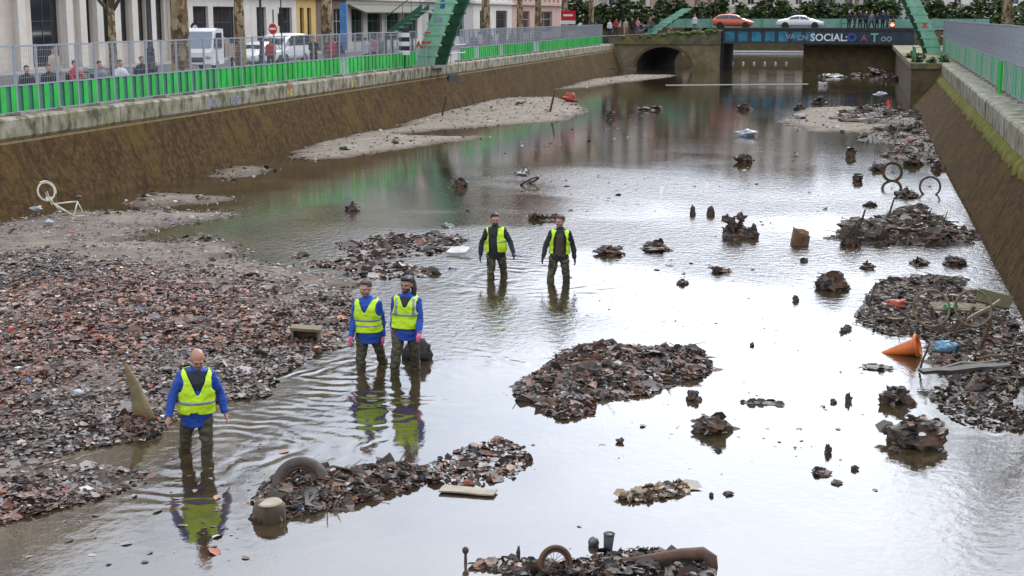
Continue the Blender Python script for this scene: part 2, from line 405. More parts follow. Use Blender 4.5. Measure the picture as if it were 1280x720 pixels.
rel(mb.build('parapet', m_para), root)
mb = MB()
for k in range(46):
    t = random.betavariate(3, 1.6); u = UA0+(UA1-UA0)*t; z = 3.28+.72*t
    r = random.uniform(.1, .28); mb.ellip((u, VB+random.uniform(-.2, .1), z+random.uniform(-.15, .12)), (r*1.4, r*.7, r*.7), 8, 5)
rel(mb.build('ivy', M('ivy_leaf', (.03, .09, .015), (.1, .14, .02), sc=6, rough=.8, bump=1, bsc=20)), root)
mb = MB(); mb.loft([[(UA0-9, VB+.6, 2.62), (UA0-9, VE, 2.62), (UA0-9, VE, 3.0), (UA0-9, VB+.6, 3.0)], [(UA1, VB+.6, 2.62), (UA1, VE, 2.62), (UA1, VE, 4.0), (UA1, VB+.6, 4.0)]])
rel(mb.build('bridge_deck', m_asph), root)
# ---- steel girder road bridge with graffiti
root = empty('girder_bridge', (-5, VB+1, 2.7), label='dark blue riveted girder road bridge covered in graffiti, SOCIAL painted in white', cat='bridge')
m_gird = M('girder_blue', (.016, .03, .045), (.03, .055, .075), sc=1.5, rough=.5)
m_panel = M('girder_panel', (.02, .12, .2), (.03, .28, .38), sc=.9, rough=.5, c3=(.02, .05, .09), sc3=1.2)
GU0, GU1, GV = -14.1, 5.0, VB+.7
mb = MB(); mb.box(GU0, GU1, GV, GV+.05, 2.82, 4.15); mb.box(GU0, GU1, GV-.18, GV+.2, 2.72, 2.82); mb.box(GU0, GU1, GV-.2, GV+.2, 4.15, 4.27)
k = GU0+.1
while k < GU1:
    mb.box(k, k+.1, GV-.14, GV, 2.82, 4.15); k += 1.35
mb.box(GU0, GU1, GV+11.6, GV+11.8, 2.72, 4.27)
for k in range(9): mb.box(GU0+.6+k*2.2, GU0+.9+k*2.2, GV+.2, GV+11.6, 2.95, 3.6)
rel(mb.build('girder', m_gird), root)
mb = MB(); k = GU0+.2
while k < -5.5:
    mb.box(k+.1, k+1.05, GV-.012, GV-.004, 2.95, 3.95); k += 1.35
rel(mb.build('painted_panel', m_panel), root)
mb = MB(); mb.box(GU0, GU1+8, GV-.1, GV+12, 4.0, 4.2)
mb.box(GU0, GU1+8, GV-.25, GV-.1, 4.272, 4.34)
rel(mb.build('bridge_deck', m_asph), root)
def text(body, loc, size, mat, name='graffiti', rz=0., parent=None, ext=.004, align='CENTER', bold=0.):
    cu = bpy.data.curves.new(name, 'FONT'); cu.body = body; cu.size = size; cu.extrude = ext; cu.align_x = align; cu.offset = bold; cu.resolution_u = 3
    o = bpy.data.objects.new(name, cu); COL.objects.link(o)
    me = bpy.data.meshes.new_from_object(o); bpy.data.objects.remove(o)
    o = bpy.data.objects.new(name, me); COL.objects.link(o); me.materials.clear(); me.materials.append(mat)
    o.location = loc; o.rotation_euler = (math.pi/2, 0, rz)
    return o
gA = V(1036, 51, GV-.2)
rel(text('SOCIAL:', (gA.x, GV-.19, 3.02), 1.02, m_white, bold=.02), root)
m_bl = M('graffiti_blue', (.03, .08, .3), rough=.5); m_pk = M('graffiti_pink', (.28, .08, .13), rough=.5); m_gr2 = M('graffiti_mint', (.2, .42, .35), rough=.5); m_gy = M('graffiti_grey', (.28, .3, .36), rough=.5)
rel(text('VA', (V(988, 48, GV-.2).x, GV-.19, 3.2), .7, m_gy, bold=.02), root)
rel(text('CN', (V(1003, 48, GV-.2).x, GV-.19, 3.1), .7, m_gy, bold=.02), root)
rel(text('O', (V(1065, 48, GV-.2).x, GV-.19, 3.0), 1.1, m_bl, bold=.05), root)
rel(text('A', (V(1080, 48, GV-.2).x, GV-.19, 3.05), .8, m_pk, bold=.04), root)
rel(text('T', (V(1093, 48, GV-.2).x, GV-.19, 2.95), 1.2, m_gr2, bold=.03), root)
rel(text('oo', (V(1108, 48, GV-.2).x, GV-.19, 3.0), 1.0, m_gy, bold=.02), root)
# railing of the road bridge, far side (green mesh panels)
root = empty('bridge_railing', (-5, GV+11.5, 4.2), label='pale green panel railing along the far side of the road bridge', cat='railing')
mb = MB(); mb.box(GU0-8, GU1+8, GV+11.45, GV+11.5, 4.22, 5.2); rel(mb.build('railing_panel', M('rail_panel', (.13, .28, .2), (.2, .36, .28), sc=1.2, rough=.6)), root)
for k in range(13):
    mb = MB(); mb.box(GU0-8+k*2.8, GU0-7.9+k*2.8, GV+11.36, GV+11.45, 4.2, 5.32); rel(mb.build('post', m_green), root)
# ---- lock: side walls, back chamber, gate
root = empty('lock_wall', (-1, VB+1.5, 0), label='dark stone end of the lock island with a pale coping under the girder', cat='wall')
lx0 = -5.9
mb = MB(); mb.box(lx0, 5, VB+2.5, 226, -.5, ZQ-.15); rel(mb.build('wall_face', m_bsd), root)
mb = MB(); mb.box(lx0-.1, 5, VB+2.35, 226, ZQ-.147, ZQ+.02); rel(mb.build('coping', M('pale_coping', (.42, .38, .3), (.3, .27, .2), sc=2, rough=.85)), root)
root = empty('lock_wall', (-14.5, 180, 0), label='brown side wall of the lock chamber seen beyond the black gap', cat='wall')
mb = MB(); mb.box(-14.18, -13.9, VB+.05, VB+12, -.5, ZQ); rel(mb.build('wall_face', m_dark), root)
root = empty('lock_wall', (-10, 226, 0), label='far brown lock wall with a pale sill under the girder bridge', cat='wall')
mb = MB(); mb.box(-60, 12, 226, 227, -.5, ZQ+1.2); rel(mb.build('wall_face', m_bsd), root)
mb = MB(); mb.box(-27, -5, 225.6, 226, .05, .3); rel(mb.build('sill', m_white), root)
for k in range(7):
    p = G(902+k*13.5, 79.5, 0)
    o = MB().ellip((0, 0, .05), (.13, .13, .15), 8, 6).build('buoy', m_white, loc=(p.x, p.y, 0), smooth=True)
    tag(o, 'small white buoy in the row floating under the girder bridge', 'buoy', 'white buoys across the lock')
bw = MB(); p0, p1 = G(832, 106.5), G(1010, 105); bw.tube([p0, p1], .05, 6)
tag(bw.build('floating_boom', M('pale_boom', (.4, .4, .36), rough=.6)), 'thin pale boom floating across the water before the bridge', 'boom')
# ================================================================== BUILDINGS
m_cream = M('facade_cream', (.62, .53, .43), (.52, .44, .36), sc=.8, rough=.85)
m_pale = M('facade_pale', (.66, .6, .52), (.55, .5, .44), sc=.6, rough=.85)
m_grey = M('facade_grey', (.42, .4, .37), (.34, .32, .3), sc=.6, rough=.85)
m_pink = M('facade_pink', (.5, .33, .27), (.43, .28, .23), sc=.6, rough=.85)
m_yel = M('facade_yellow', (.62, .4, .12), (.52, .32, .09), sc=.6, rough=.8)
m_brick = M('facade_brown', (.17, .1, .07), (.12, .075, .055), sc=1.2, rough=.85)
m_zinc = M('roof_zinc', (.2, .22, .25), (.15, .17, .2), sc=.5, rough=.5)
m_glass = M('window_glass', (.02, .023, .028), rough=.08, spec=.6)
m_frame = M('window_frame', (.55, .53, .5), rough=.6)
m_dframe = M('dark_frame', (.04, .04, .045), rough=.5)
m_gshop = M('shop_green', (.12, .25, .2), (.08, .18, .14), sc=2, rough=.5)
def facade(root, s0, s1, H, openings, mat, T):
    """wall sheet with holes and reveals; (s, z) on the facade, T maps (s, depth, z) to local"""
    S_ = sorted({s0, s1, *[o[0] for o in openings], *[o[1] for o in openings]}); Z_ = sorted({0., H, *[o[2] for o in openings], *[o[3] for o in openings]})
    mb = MB()
    for a, b_ in zip(S_[:-1], S_[1:]):
        z0 = None
        for c, d in zip(Z_[:-1], Z_[1:]):
            hole = any(o[0] <= a+1e-6 and b_ <= o[1]+1e-6 and o[2] <= c+1e-6 and d <= o[3]+1e-6 for o in openings)
            if hole: continue
            mb.quad(T(a, 0, c), T(b_, 0, c), T(b_, 0, d), T(a, 0, d))
    for a, b_, c, d, *_ in openings:
        q = .28
        mb.quad(T(a, 0, c), T(a, q, c), T(a, q, d), T(a, 0, d)); mb.quad(T(b_, q, c), T(b_, 0, c), T(b_, 0, d), T(b_, q, d))
        mb.quad(T(a, 0, d), T(a, q, d), T(b_, q, d), T(b_, 0, d)); mb.quad(T(a, q, c), T(a, 0, c), T(b_, 0, c), T(b_, q, c))
    return mb.build('wall', mat, root)
_win = {}
def window(root, T, o, frame=None, rot=0., kind='window', pane=None):
    a, b_, c, d = o[:4]; w, h = b_-a, d-c; frame = frame or m_frame; pane = pane or m_glass
    key = (round(w, 2), round(h, 2), frame.name, pane.name)
    if key not in _win:
        t = .07; mb = MB()
        mb.box(-w/2, -w/2+t, 0, .06, 0, h); mb.box(w/2-t, w/2, 0, .06, 0, h); mb.box(-w/2+t, w/2-t, 0, .06, 0, t); mb.box(-w/2+t, w/2-t, 0, .06, h-t, h)
        mb.box(-.025, .025, .005, .055, t, h-t)
        if h > 1.2: mb.box(-w/2+t, -.025, .008, .052, h*.62, h*.62+.04); mb.box(.025, w/2-t, .008, .052, h*.62, h*.62+.04)
        _win[key] = (mb.mesh('frame', frame), MB().quad((-w/2, .03, 0), (w/2, .03, 0), (w/2, .03, h), (-w/2, .03, h)).mesh('pane', pane))
    f, p = _win[key]
    x = obj(kind, f, root, T((a+b_)/2, .2, c)); x.rotation_euler = (0, 0, rot)
    obj('pane', p, x)
    return x
def building(name, s0, W_, H, mat, label, place, ground, floors=5, bay=2.6, wfrm=None, roof=True, side=12., group=None, cat='building', sill=True, ww=1.15, shop=None):
    """place: ('u', u) faces +u (left row); ('v', v) faces -v; ('r', u) faces -u"""
    k, q = place
    if k == 'u': loc, rz = (q, s0, ZQ), math.pi/2
    elif k == 'v': loc, rz = (s0, q, ZQ), 0.
    else: loc, rz = (q, s0+W_, ZQ), -math.pi/2
    root = empty(name, loc, rz, label, cat, group)
    T = lambda s, d, z: (s, d, z)          # local: facade along +x, facing -y, depth +y
    G0 = 4.2; fh = (H-G0)/floors
    ops = list(ground)
    n = max(1, int(W_//bay)); pitch = W_/n
    up = []
    for fl in range(floors):
        z0 = G0+fl*fh+.55
        for b_ in range(n):
            c = pitch*(b_+.5); up.append((c-ww/2, c+ww/2, z0, z0+min(fh-1.0, 2.1)))
    facade(root, 0, W_, H, [o for o in ops]+up, mat, T)
    for o in up: window(root, T, o, wfrm)
    for o in ops:
        kind = o[4] if len(o) > 4 else 'window'
        window(root, T, o, o[5] if len(o) > 5 else m_dframe, kind=kind)
    mb = MB(); mb.box(-.05, W_+.05, -.28, -.002, G0+.05, G0+.35); mb.box(-.05, W_+.05, -.4, -.003, H-.35, H)
    mb.box(-.05, W_+.05, -.16, -.004, G0+fh*2-.1, G0+fh*2+.08)
    mb.build('cornice', mat, root)
    mb = MB(); mb.quad((0, 0, 0), (0, side, 0), (0, side, H), (0, 0, H)); mb.quad((W_, side, 0), (W_, 0, 0), (W_, 0, H), (W_, side, H)); mb.quad((W_, side, 0), (0, side, 0), (0, side, H), (W_, side, H))
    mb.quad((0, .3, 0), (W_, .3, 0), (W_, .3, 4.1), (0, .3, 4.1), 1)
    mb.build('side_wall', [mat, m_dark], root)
    if roof:
        mb = MB(); mb.loft([[(0, 0, H+.004), (W_, 0, H+.004), (W_, side, H+.004), (0, side, H+.004)], [(.3, 1.3, H+2.6), (W_-.3, 1.3, H+2.6), (W_-.3, side-1.3, H+2.6), (.3, side-1.3, H+2.6)]])
        r = mb.build('roof', m_zinc, root)
        mb = MB()
        for c in (.2, .8): mb.box(W_*c-.9, W_*c+.9, 4, 4.7, H+2, H+4)
        mb.build('chimney', m_pink, r)
    return root
UB = -43.5
def bu(px): return U(px, 60, UB).y
# the arcaded stone building at the left: tall narrow windows between pilasters
v0, v1 = 28., bu(227)
g = []
for a, b_ in ((41, 77), ):
    g.append((bu(a)-v0, bu(b_)-v0, .1, 4.05, 'door', m_dframe))
for a in (108, 131, 153, 174, 197):
    g.append((bu(a)-v0, bu(a+9.5)-v0, 1.25, 3.95, 'window', m_dframe))
b1 = building('stone_building', v0, v1-v0, 21.5, m_cream, 'pale stone building with pilasters and tall dark windows at far left', ('u', UB), [(1., 4., .1, 3.6, 'door', m_dframe), (7., 11.5, .1, 4.0, 'door', m_dframe)]+g, floors=4)
for px in (24, 84, 101, 122, 144, 166, 188, 214):
    s = bu(px)-v0; MB().box(s-.35, s+.35, -.28, -.003, 0, 4.2).build('pilaster', m_pale, b1)
v = v1+.05
row = [('town_house', 233, 315, 17, m_pale, 'cream town house with a wide dark shopfront behind the white truck', [(243, 262), (268, 296)], 4, m_dframe),
       ('town_house', 315, 372, 18.5, m_pale, 'narrow pale town house behind the no entry sign', [(322, 334), (350, 366)], 5, m_dframe),
       ('town_house', 372, 396, 16.5, m_yel, 'yellow ochre town house on the street corner', [(376, 381), (385, 390)], 4, m_dframe),
       ('town_house', 396, 434, 19, m_brick, 'dark brown brick town house beside the yellow one', [(402, 412), (418, 430)], 5, m_frame),
       ('shop_building', 434, 528, 17.5, m_pale, 'town house with a green glazed shopfront below a grey awning', [(440, 455), (460, 478), (484, 500), (506, 522)], 4, m_gshop),
       ('town_house', 528, 592, 18.5, m_grey, 'grey town house seen behind the green iron bridge foot', [(536, 550), (560, 580)], 5, m_gshop),
       ('town_house', 592, 640, 17, m_pale, 'pale town house just beyond the green bridge foot', [(600, 612), (620, 634)], 4, m_dframe),
       ('town_house', 640, 700, 19.5, m_pink, 'pinkish brick town house near the far end of the hoarding', [(648, 662), (672, 690)], 5, m_frame),
       ('town_house', 700, 750, 17, m_cream, 'cream town house behind the red and white sign', [(708, 722), (730, 744)], 4, m_dframe),
       ('town_house', 750, 800, 18, m_grey, 'grey town house above the people at the bridge corner', [(760, 790)], 5, m_dframe)]
for nm, a, b_, H, mt, lab, ops, fl, fr in [(*q[:3], q[3]+4, *q[4:]) for q in row]:
    e = bu(b_)
    building(nm, v, e-v-.05, H, mt, lab, ('u', UB), [(max(bu(p)-v, .3), bu(q)-v, .6, 3.5, 'window', fr) for p, q in ops], floors=fl, wfrm=m_frame, bay=3.0)
    if nm == 'shop_building':
        aw = MB(); aw.loft([[(.3, -.003, 3.9), (.3, -1.6, 3.2), (.3, -1.6, 3.1), (.3, -.003, 3.7)], [(e-v-.5, -.003, 3.9), (e-v-.5, -1.6, 3.2), (e-v-.5, -1.6, 3.1), (e-v-.5, -.003, 3.7)]])
        aw.build('awning', M('awning_olive', (.14, .14, .09), (.1, .1, .07), sc=2, rough=.8), bpy.data.objects['shop_building'])
    v = e
# across the far end, and along the right bank
far = [(-60, 24, 21, m_pale, 'pale apartment block closing the far end of the canal at left'), (-35.9, 13, 18, m_pink, 'brick apartment block in the middle of the far row'),
       (-22.8, 16, 20, m_cream, 'cream apartment block straight beyond the lock'), (-6.7, 14, 16.5, m_grey, 'grey apartment block at the far end behind the cars'),
       (7.4, 18, 19, m_pale, 'pale apartment block at the far right end of the canal'), (25.5, 22, 19, m_grey, 'grey apartment block behind the trees on the right bank'), (47.6, 24, 19, m_cream, 'cream apartment block farthest right in the far row')]
for s0, w, H, mt, lab in far:
    building('apartment_block', s0, w, H, mt, lab, ('v', 252), [(1+3*k, 2.8+3*k, .6, 3.4) for k in range(int((w-1)//3))], floors=5, bay=2.6)
for i, (s0, w, H, mt, lab) in enumerate([(60, 26, 16, m_pale, 'pale building behind the hoarding on the right bank'), (86.2, 24, 18, m_grey, 'grey building beyond the right hand hoarding'), (110.4, 30, 17, m_cream, 'cream building beside the road on the right bank')]):
    building('apartment_block', s0, w, H, mt, lab, ('r', 22), [(1+3*k, 2.8+3*k, .6, 3.4) for k in range(int((w-1)//3))], floors=5)
# ================================================================== TREES (bare planes)
def _bark(N, L, b):
    tc = N.new('ShaderNodeTexCoord'); mp = N.new('ShaderNodeMapping'); mp.inputs['Scale'].default_value = (1, 1, .6); L.new(tc.outputs['Object'], mp.inputs[0])
    n = N.new('ShaderNodeTexVoronoi'); n.inputs['Scale'].default_value = 7; n2 = N.new('ShaderNodeTexNoise'); n2.inputs['Scale'].default_value = 6; n2.inputs['Detail'].default_value = 6; L.new(mp.outputs[0], n2.inputs[0])
    mm = N.new('ShaderNodeMix'); mm.data_type = 'RGBA'; mm.inputs[0].default_value = .25; L.new(mp.outputs[0], mm.inputs[6]); L.new(n2.outputs['Color'], mm.inputs[7]); L.new(mm.outputs[2], n.inputs[0])
    r = N.new('ShaderNodeValToRGB'); L.new(n.outputs['Color'], r.inputs[0]); e = r.color_ramp.elements
    e[0].position = .2; e[0].color = (.07, .042, .02, 1); e[1].position = .8; e[1].color = (.32, .25, .14, 1); q = e.new(.5); q.color = (.17, .1, .045, 1)
    L.new(r.outputs[0], b.inputs['Base Color']); b.inputs['Roughness'].default_value = .9
m_bark = sgroup('plane_bark', _bark)
m_twig = M('twig_bark', (.1, .075, .05), (.06, .045, .03), sc=3, rough=.9)
def tree_meshes(seed, r0, H, spread):
    rnd = random.Random(seed); tr = MB(); cw = MB()
    tr.tube([(0, 0, -.1), (.0, 0, .3), (.03, .02, H*.17), (.06, 0, H*.34)], [r0*1.35, r0*1.05, r0*.92, r0*.8], 14)
    def branch(mb, p, d, ln, r, lev):
        pts = [p]; n = 4; q = p.copy(); dd = d.copy()
        for i in range(n):
            dd = (dd+Vector((rnd.uniform(-.25, .25), rnd.uniform(-.25, .25), rnd.uniform(-.08, .22)))).normalized(); q = q+dd*ln/n; pts.append(q.copy())
        mb.tube(pts, [r*(1-.55*i/n) for i in range(n+1)], 7 if lev < 2 else (4 if lev < 3 else 3), caps=False)
        if lev >= 4: return
        for i in range(rnd.choice((3, 4, 4)) if lev < 3 else 4):
            t = rnd.randint(1, n); e = pts[t]
            a = rnd.uniform(0, 2*math.pi); side = dd.cross(Vector((math.cos(a), math.sin(a), .3))).normalized()
            branch(mb if lev+1 > 1 else mb, e, (dd*.55+side*.8).normalized(), ln*rnd.uniform(.5, .72), r*(1-.55*t/n)*.62, lev+1)
    top = Vector((.06, 0, H*.34))
    for i in range(5):
        a = 2*math.pi*i/5+rnd.uniform(-.4, .4)
        branch(cw, top-Vector((0, 0, rnd.uniform(0, .6))), Vector((math.cos(a)*spread, math.sin(a)*spread, 1)).normalized(), H*.36, r0*.5, 0)
    a = tr.mesh('trunk', m_bark); b_ = cw.mesh('crown', m_twig)
    for me in (a, b_): me.polygons.foreach_set('use_smooth', [True]*len(me.polygons))
    return a, b_
TREES = [tree_meshes(11, .36, 15, .8), tree_meshes(12, .3, 16, .65), tree_meshes(13, .33, 14.5, .9)]
def tree(px, u, k, label, sc=1., v=None, grp='bare plane trees along the quays', z=ZQ):
    p = U(px, 90, u) if v is None else Vector((u, v, 0))
    r = empty('plane_tree', (p.x, p.y, z), random.uniform(0, 6), label, 'tree', grp)
    obj('trunk', TREES[k][0], r); obj('crown', TREES[k][1], r); r.scale = (sc, sc, sc)
    return r
tree(227, -26.5, 0, 'thick mottled brown plane tree between lamp post and white truck', 1.08)
tree(302, -27.5, 1, 'slimmer plane tree trunk growing in front of the truck bed', .85)
tree(143, -30, 1, 'pale thin plane tree before the stone pilasters', .6)
tree(411, -28, 2, 'dark plane tree just past the yellow house', 1.0)
for px, u, k, w in ((608, -28, 0, 'first plane tree to the right of the iron bridge foot'), (650, -29, 1, 'plane tree by the far hoarding before the pink house'), (672, -28.5, 2, 'plane tree close to the red and white sign'), (705, -29.5, 0, 'plane tree behind the red and white sign'), (738, -29, 1, 'last plane tree before the bridge corner crowd')):
    tree(px, u, k, w)
for i, (u, v, k, s, w) in enumerate([(9.0, 46, 1, 1.2, 'plane tree overhanging the right quay, its crown above the picture'), (8.6, 54, 2, 1.25, 'plane tree overhanging the right quay just past the first'), (9.5, 64, 0, 1.25, 'plane tree leaning over the right hoarding, nearest'), (10, 78, 2, 1.3, 'second plane tree behind the right hoarding'), (10.5, 96, 1, 1.3, 'third plane tree behind the right hoarding'), (10.5, 116, 0, 1.2, 'plane tree on the right bank near the bridge')]):
    tree(0, u, k, w, s, v)
for i, (u, v, k) in enumerate([(-19, 172, 0), (-2, 180, 1), (2, 170, 2), (7, 190, 0), (-24, 186, 1), (-1, 200, 2), (-21, 205, 2)]):
    tree(0, u, k, ['bare tree over the arch, beyond the bridge', 'bare tree behind the white car', 'bare tree behind the spectators on the bridge', 'bare tree at the far right beyond the bridge', 'bare tree beyond the bridge corner crowd', 'bare tree farther along the lock island', 'bare tree far behind the orange car'][i], 1.1, v, 'bare trees beyond the road bridge', ZQ)
# clipped hedges
def leafblob(name, boxes, n, mat, label, cat, size=.16, group=None):
    vs, fs, cs = [], [], []
    pts = []
    for x0, x1, y0, y1, z0, z1, cnt in boxes:
        q = rng.random((cnt, 3))*np.array([x1-x0, y1-y0, z1-z0])+np.array([x0, y0, z0])
        pts.append(q)
    pts = np.concatenate(pts); n = len(pts)
    return pts
m_leafg = tintmat('hedge_leaf', .6)
def leafcards(name, pts, size, cols, mat, kinkz=.35, tilt=1.2):
    n = len(pts)
    a = rng.random(n)*2*np.pi; ti = rng.normal(0, tilt, n); ro = rng.random(n)*2*np.pi
    ex = np.stack([np.cos(a), np.sin(a), np.zeros(n)], 1); ey = np.stack([-np.sin(a)*np.cos(ti), np.cos(a)*np.cos(ti), np.sin(ti)], 1)
    nz_ = np.cross(ex, ey); s = (size*np.exp(rng.normal(0, .45, n)))[:, None]
    k = (rng.random((n, 1))-.2)*kinkz; w = rng.uniform(.4, .75, (n, 1)); up = nz_*s
    v = np.stack([pts-ex*s, pts-ex*s*.4+ey*s*w+up*k, pts+ex*s*.45+ey*s*w*.85+up*k*1.3, pts+ex*s+up*k*.6, pts+ex*s*.5-ey*s*w*.9+up*k, pts-ex*s*.35-ey*s*w+up*k*.8], 1).reshape(-1, 3)
    b = np.arange(n)[:, None]*6; f = np.concatenate([b+np.array([[0, 5, 4, 3]]), b+np.array([[3, 2, 1, 0]])], 0)
    return fast_mesh(name, v, f, mat, np.repeat(cols, 6, 0))
def greens(n):
    t = rng.random((n, 1)); return np.array([.02, .045, .012])*(1-t)+np.array([.09, .13, .03])*t
for k, (x0, x1, y, lab) in enumerate([(-34, -15, VB+16, 'dark green hedge above the arch bridge behind the railing'), (-14, 4, VB+15, 'dark green hedge behind the cars on the bridge'), (4.5, 24, VB+15, 'dark green hedge behind the spectators on the bridge')]):
    n = 5200; p = rng.random((n, 3))*np.array([x1-x0, 1.8, 3.0])+np.array([x0, y, 4.1]); p[:, 2] += .5*np.sin(p[:, 0]*1.1)+.3*np.sin(p[:, 0]*2.7)
    r = empty('hedge', ((x0+x1)/2, y, 4.0), label=lab, cat='hedge')
    rel(obj('foliage', leafcards('foliage', p, .2, greens(n), m_leafg)), r)
for k, (y0, y1, lab) in enumerate([(56, 84, 'dark hedge behind the right hand hoarding'), (88, 130, 'dark hedge along the right bank towards the bridge')]):
    n = 7000; p = rng.random((n, 3))*np.array([1.6, y1-y0, 3.4])+np.array([12, y0, ZQ]); p[:, 2] += .4*np.sin(p[:, 1]*.9)
    r = empty('hedge', (12.8, (y0+y1)/2, ZQ), label=lab, cat='hedge')
    rel(obj('foliage', leafcards('foliage', p, .2, greens(n), m_leafg)), r)

# weeds on the lock pier
for k, (u, v, r) in enumerate([(3.4, 94.5, .35), (4.2, 93.6, .3), (3.6, 98, .45), (3.3, 104, .4), (5.0, 95.5, .4)]):
    n = 260; q = rng.normal(0, 1, (n, 3)); q /= np.linalg.norm(q, axis=1)[:, None]; q *= r*rng.random((n, 1))**.4; q[:, 2] = np.abs(q[:, 2])*1.3
    o = obj('weed', leafcards('weed', q, .06, greens(n)*1.3, m_leafg), None, (u, v, ZQ)); tag(o, ['weed clump by the pier railing, nearest the canal', 'weed clump in front of the pier railing post', 'weed clump further back on the pier edge', 'weed clump farthest along the pier edge', 'weed clump beside the hoarding on the pier'][k], 'weed', 'weeds on the lock pier')
# ================================================================== MUD BANKS AND LEAF LITTER
def poly_w(px): return np.array([[*G(x, y, 0.).xy] for x, y in px])
def sdf(P, poly):
    """signed distance, positive inside"""
    a = poly; b = np.roll(poly, -1, 0)
    d = np.full(len(P), 1e9); ins = np.zeros(len(P), bool)
    for p, q in zip(a, b):
        e = q-p; w = P-p; t = np.clip((w@e)/(e@e+1e-12), 0, 1); dd = w-t[:, None]*e
        d = np.minimum(d, (dd*dd).sum(1))
        c = ((p[1] <= P[:, 1]) & (P[:, 1] < q[1])) | ((q[1] <= P[:, 1]) & (P[:, 1] < p[1]))
        with np.errstate(divide='ignore', invalid='ignore'): xi = p[0]+(P[:, 1]-p[1])*e[0]/e[1]
        ins ^= c & (P[:, 0] < xi)
    return np.where(ins, 1, -1)*np.sqrt(d)
_perm = rng.permutation(512)
_gv = rng.random((256, 256))
def vnoise(x, y):
    xi = np.floor(x).astype(int); yi = np.floor(y).astype(int); fx = x-xi; fy = y-yi
    fx = fx*fx*(3-2*fx); fy = fy*fy*(3-2*fy)
    g = lambda i, j: _gv[i % 256, j % 256]
    return (g(xi, yi)*(1-fx)+g(xi+1, yi)*fx)*(1-fy)+(g(xi, yi+1)*(1-fx)+g(xi+1, yi+1)*fx)*fy
def fbm(P, sc, oc=4, off=0.):
    s = 0; a = .5; t = 0
    for k in range(oc):
        s = s+a*vnoise(P[:, 0]*sc*2**k+off+17*k, P[:, 1]*sc*2**k+off*1.7+31*k); t += a; a *= .5
    return s/t
def height(P, poly, h, w, rough, wig):
    s = sdf(P, poly)+wig*(fbm(P, .8, 4, 5)-.5)*2
    z = np.where(s > 0, h*(1-np.exp(-np.maximum(s, 0)/w)), s*.12)+rough*(fbm(P, 1.6, 4, 9)-.5)
    return s, z-.02
def shoal(name, px, h, w, d, mat, rough=.05, wig=.35, kind='structure', label=None, cat=None, parent=None):
    poly = poly_w(px); lo = poly.min(0)-1; hi = poly.max(0)+1
    nx = int((hi[0]-lo[0])/d)+2; ny = int((hi[1]-lo[1])/d)+2
    X, Y = np.meshgrid(lo[0]+d*np.arange(nx), lo[1]+d*np.arange(ny), indexing='ij'); P = np.stack([X.ravel(), Y.ravel()], 1)
    s, z = height(P, poly, h, w, rough, wig)
    idx = np.arange(nx*ny).reshape(nx, ny)
    f = np.stack([idx[:-1, :-1], idx[1:, :-1], idx[1:, 1:], idx[:-1, 1:]], -1).reshape(-1, 4)
    keep = (z[f].max(1) > -.04); f = f[keep]
    u, inv = np.unique(f, return_inverse=True); f = inv.reshape(-1, 4)
    me = fast_mesh(name, np.stack([P[u, 0], P[u, 1], z[u]], 1), f, mat, smooth=True)
    o = obj(name, me, parent)
    if kind: tag(o, label, cat, kind=kind)
    return poly
PAL = {  # real colours of the litter: wet dead leaves, silted leaves, shells and pale scraps
 'grey': (np.array([[.165, .135, .12], [.2, .17, .155], [.11, .085, .072], [.27, .235, .21], [.04, .033, .029], [.19, .115, .08]]), [.28, .2, .2, .07, .09, .16]),
 'red': (np.array([[.2, .1, .065], [.13, .06, .04], [.28, .16, .11], [.07, .045, .035], [.16, .14, .135], [.34, .25, .2], [.24, .08, .04]]), [.22, .2, .16, .15, .13, .07, .07]),
 'dark': (np.array([[.03, .027, .025], [.07, .055, .045], [.11, .09, .075], [.12, .065, .04], [.2, .17, .15]]), [.3, .27, .2, .13, .1]),
 'sand': (np.array([[.19, .16, .135], [.14, .118, .098], [.25, .22, .19], [.055, .042, .034]]), [.34, .32, .14, .2])}
def pick(names, wts, n):
    out_ = np.zeros((n, 3)); w = np.asarray(wts, float); w = w/w.sum(1, keepdims=True)
    r = rng.random(n); cum = np.cumsum(w, 1); k = (r[:, None] > cum).sum(1).clip(0, len(names)-1)
    for i, nm in enumerate(names):
        m = k == i; c, p = PAL[nm]; out_[m] = c[rng.choice(len(c), m.sum(), p=np.array(p)/sum(p))]
    out_ *= 1.12*np.exp(rng.normal(0, .2, (n, 1)))
    sc = rng.random(n) < .006; out_[sc] = np.array([.62, .6, .56]); sc = rng.random(n) < .0012; out_[sc] = np.array([.5, .03, .03])
    sc = rng.random(n) < .0008; out_[sc] = np.array([.1, .25, .55])
    return out_.clip(.004, .8)
m_leaf = tintmat('dead_leaf', .55, .3)
def inpoly(poly, n, smin, wig, zone=None):
    lo = poly.min(0)-.4; hi = poly.max(0)+.4; P = np.zeros((0, 2))
    while len(P) < n:
        q = rng.random((n*3, 2))*(hi-lo)+lo; s = sdf(q, poly)+wig*(fbm(q, .8, 4, 5)-.5)*2
        k = s > smin
        if zone is not None: k &= zone(q) > rng.random(len(q))
        P = np.concatenate([P, q[k]])
    return P[:n]
m_mud = M('mud', (.185, .15, .12), (.125, .1, .08), sc=2.4, rough=.85, bump=.6, bsc=18, c3=(.23, .195, .16), sc3=.4, spec=.12, detail=9, wet=(.06, .045, .03))
m_mudd = M('mud_wet', (.06, .05, .042), (.11, .092, .078), sc=1.3, rough=.7, bump=.6, bsc=14, spec=.15)
m_sand = M('mud_sand', (.25, .208, .16), (.17, .138, .102), sc=1.4, rough=.9, spec=.1, bump=.5, bsc=16, c3=(.26, .225, .185), sc3=.5, wet=(.075, .055, .036))
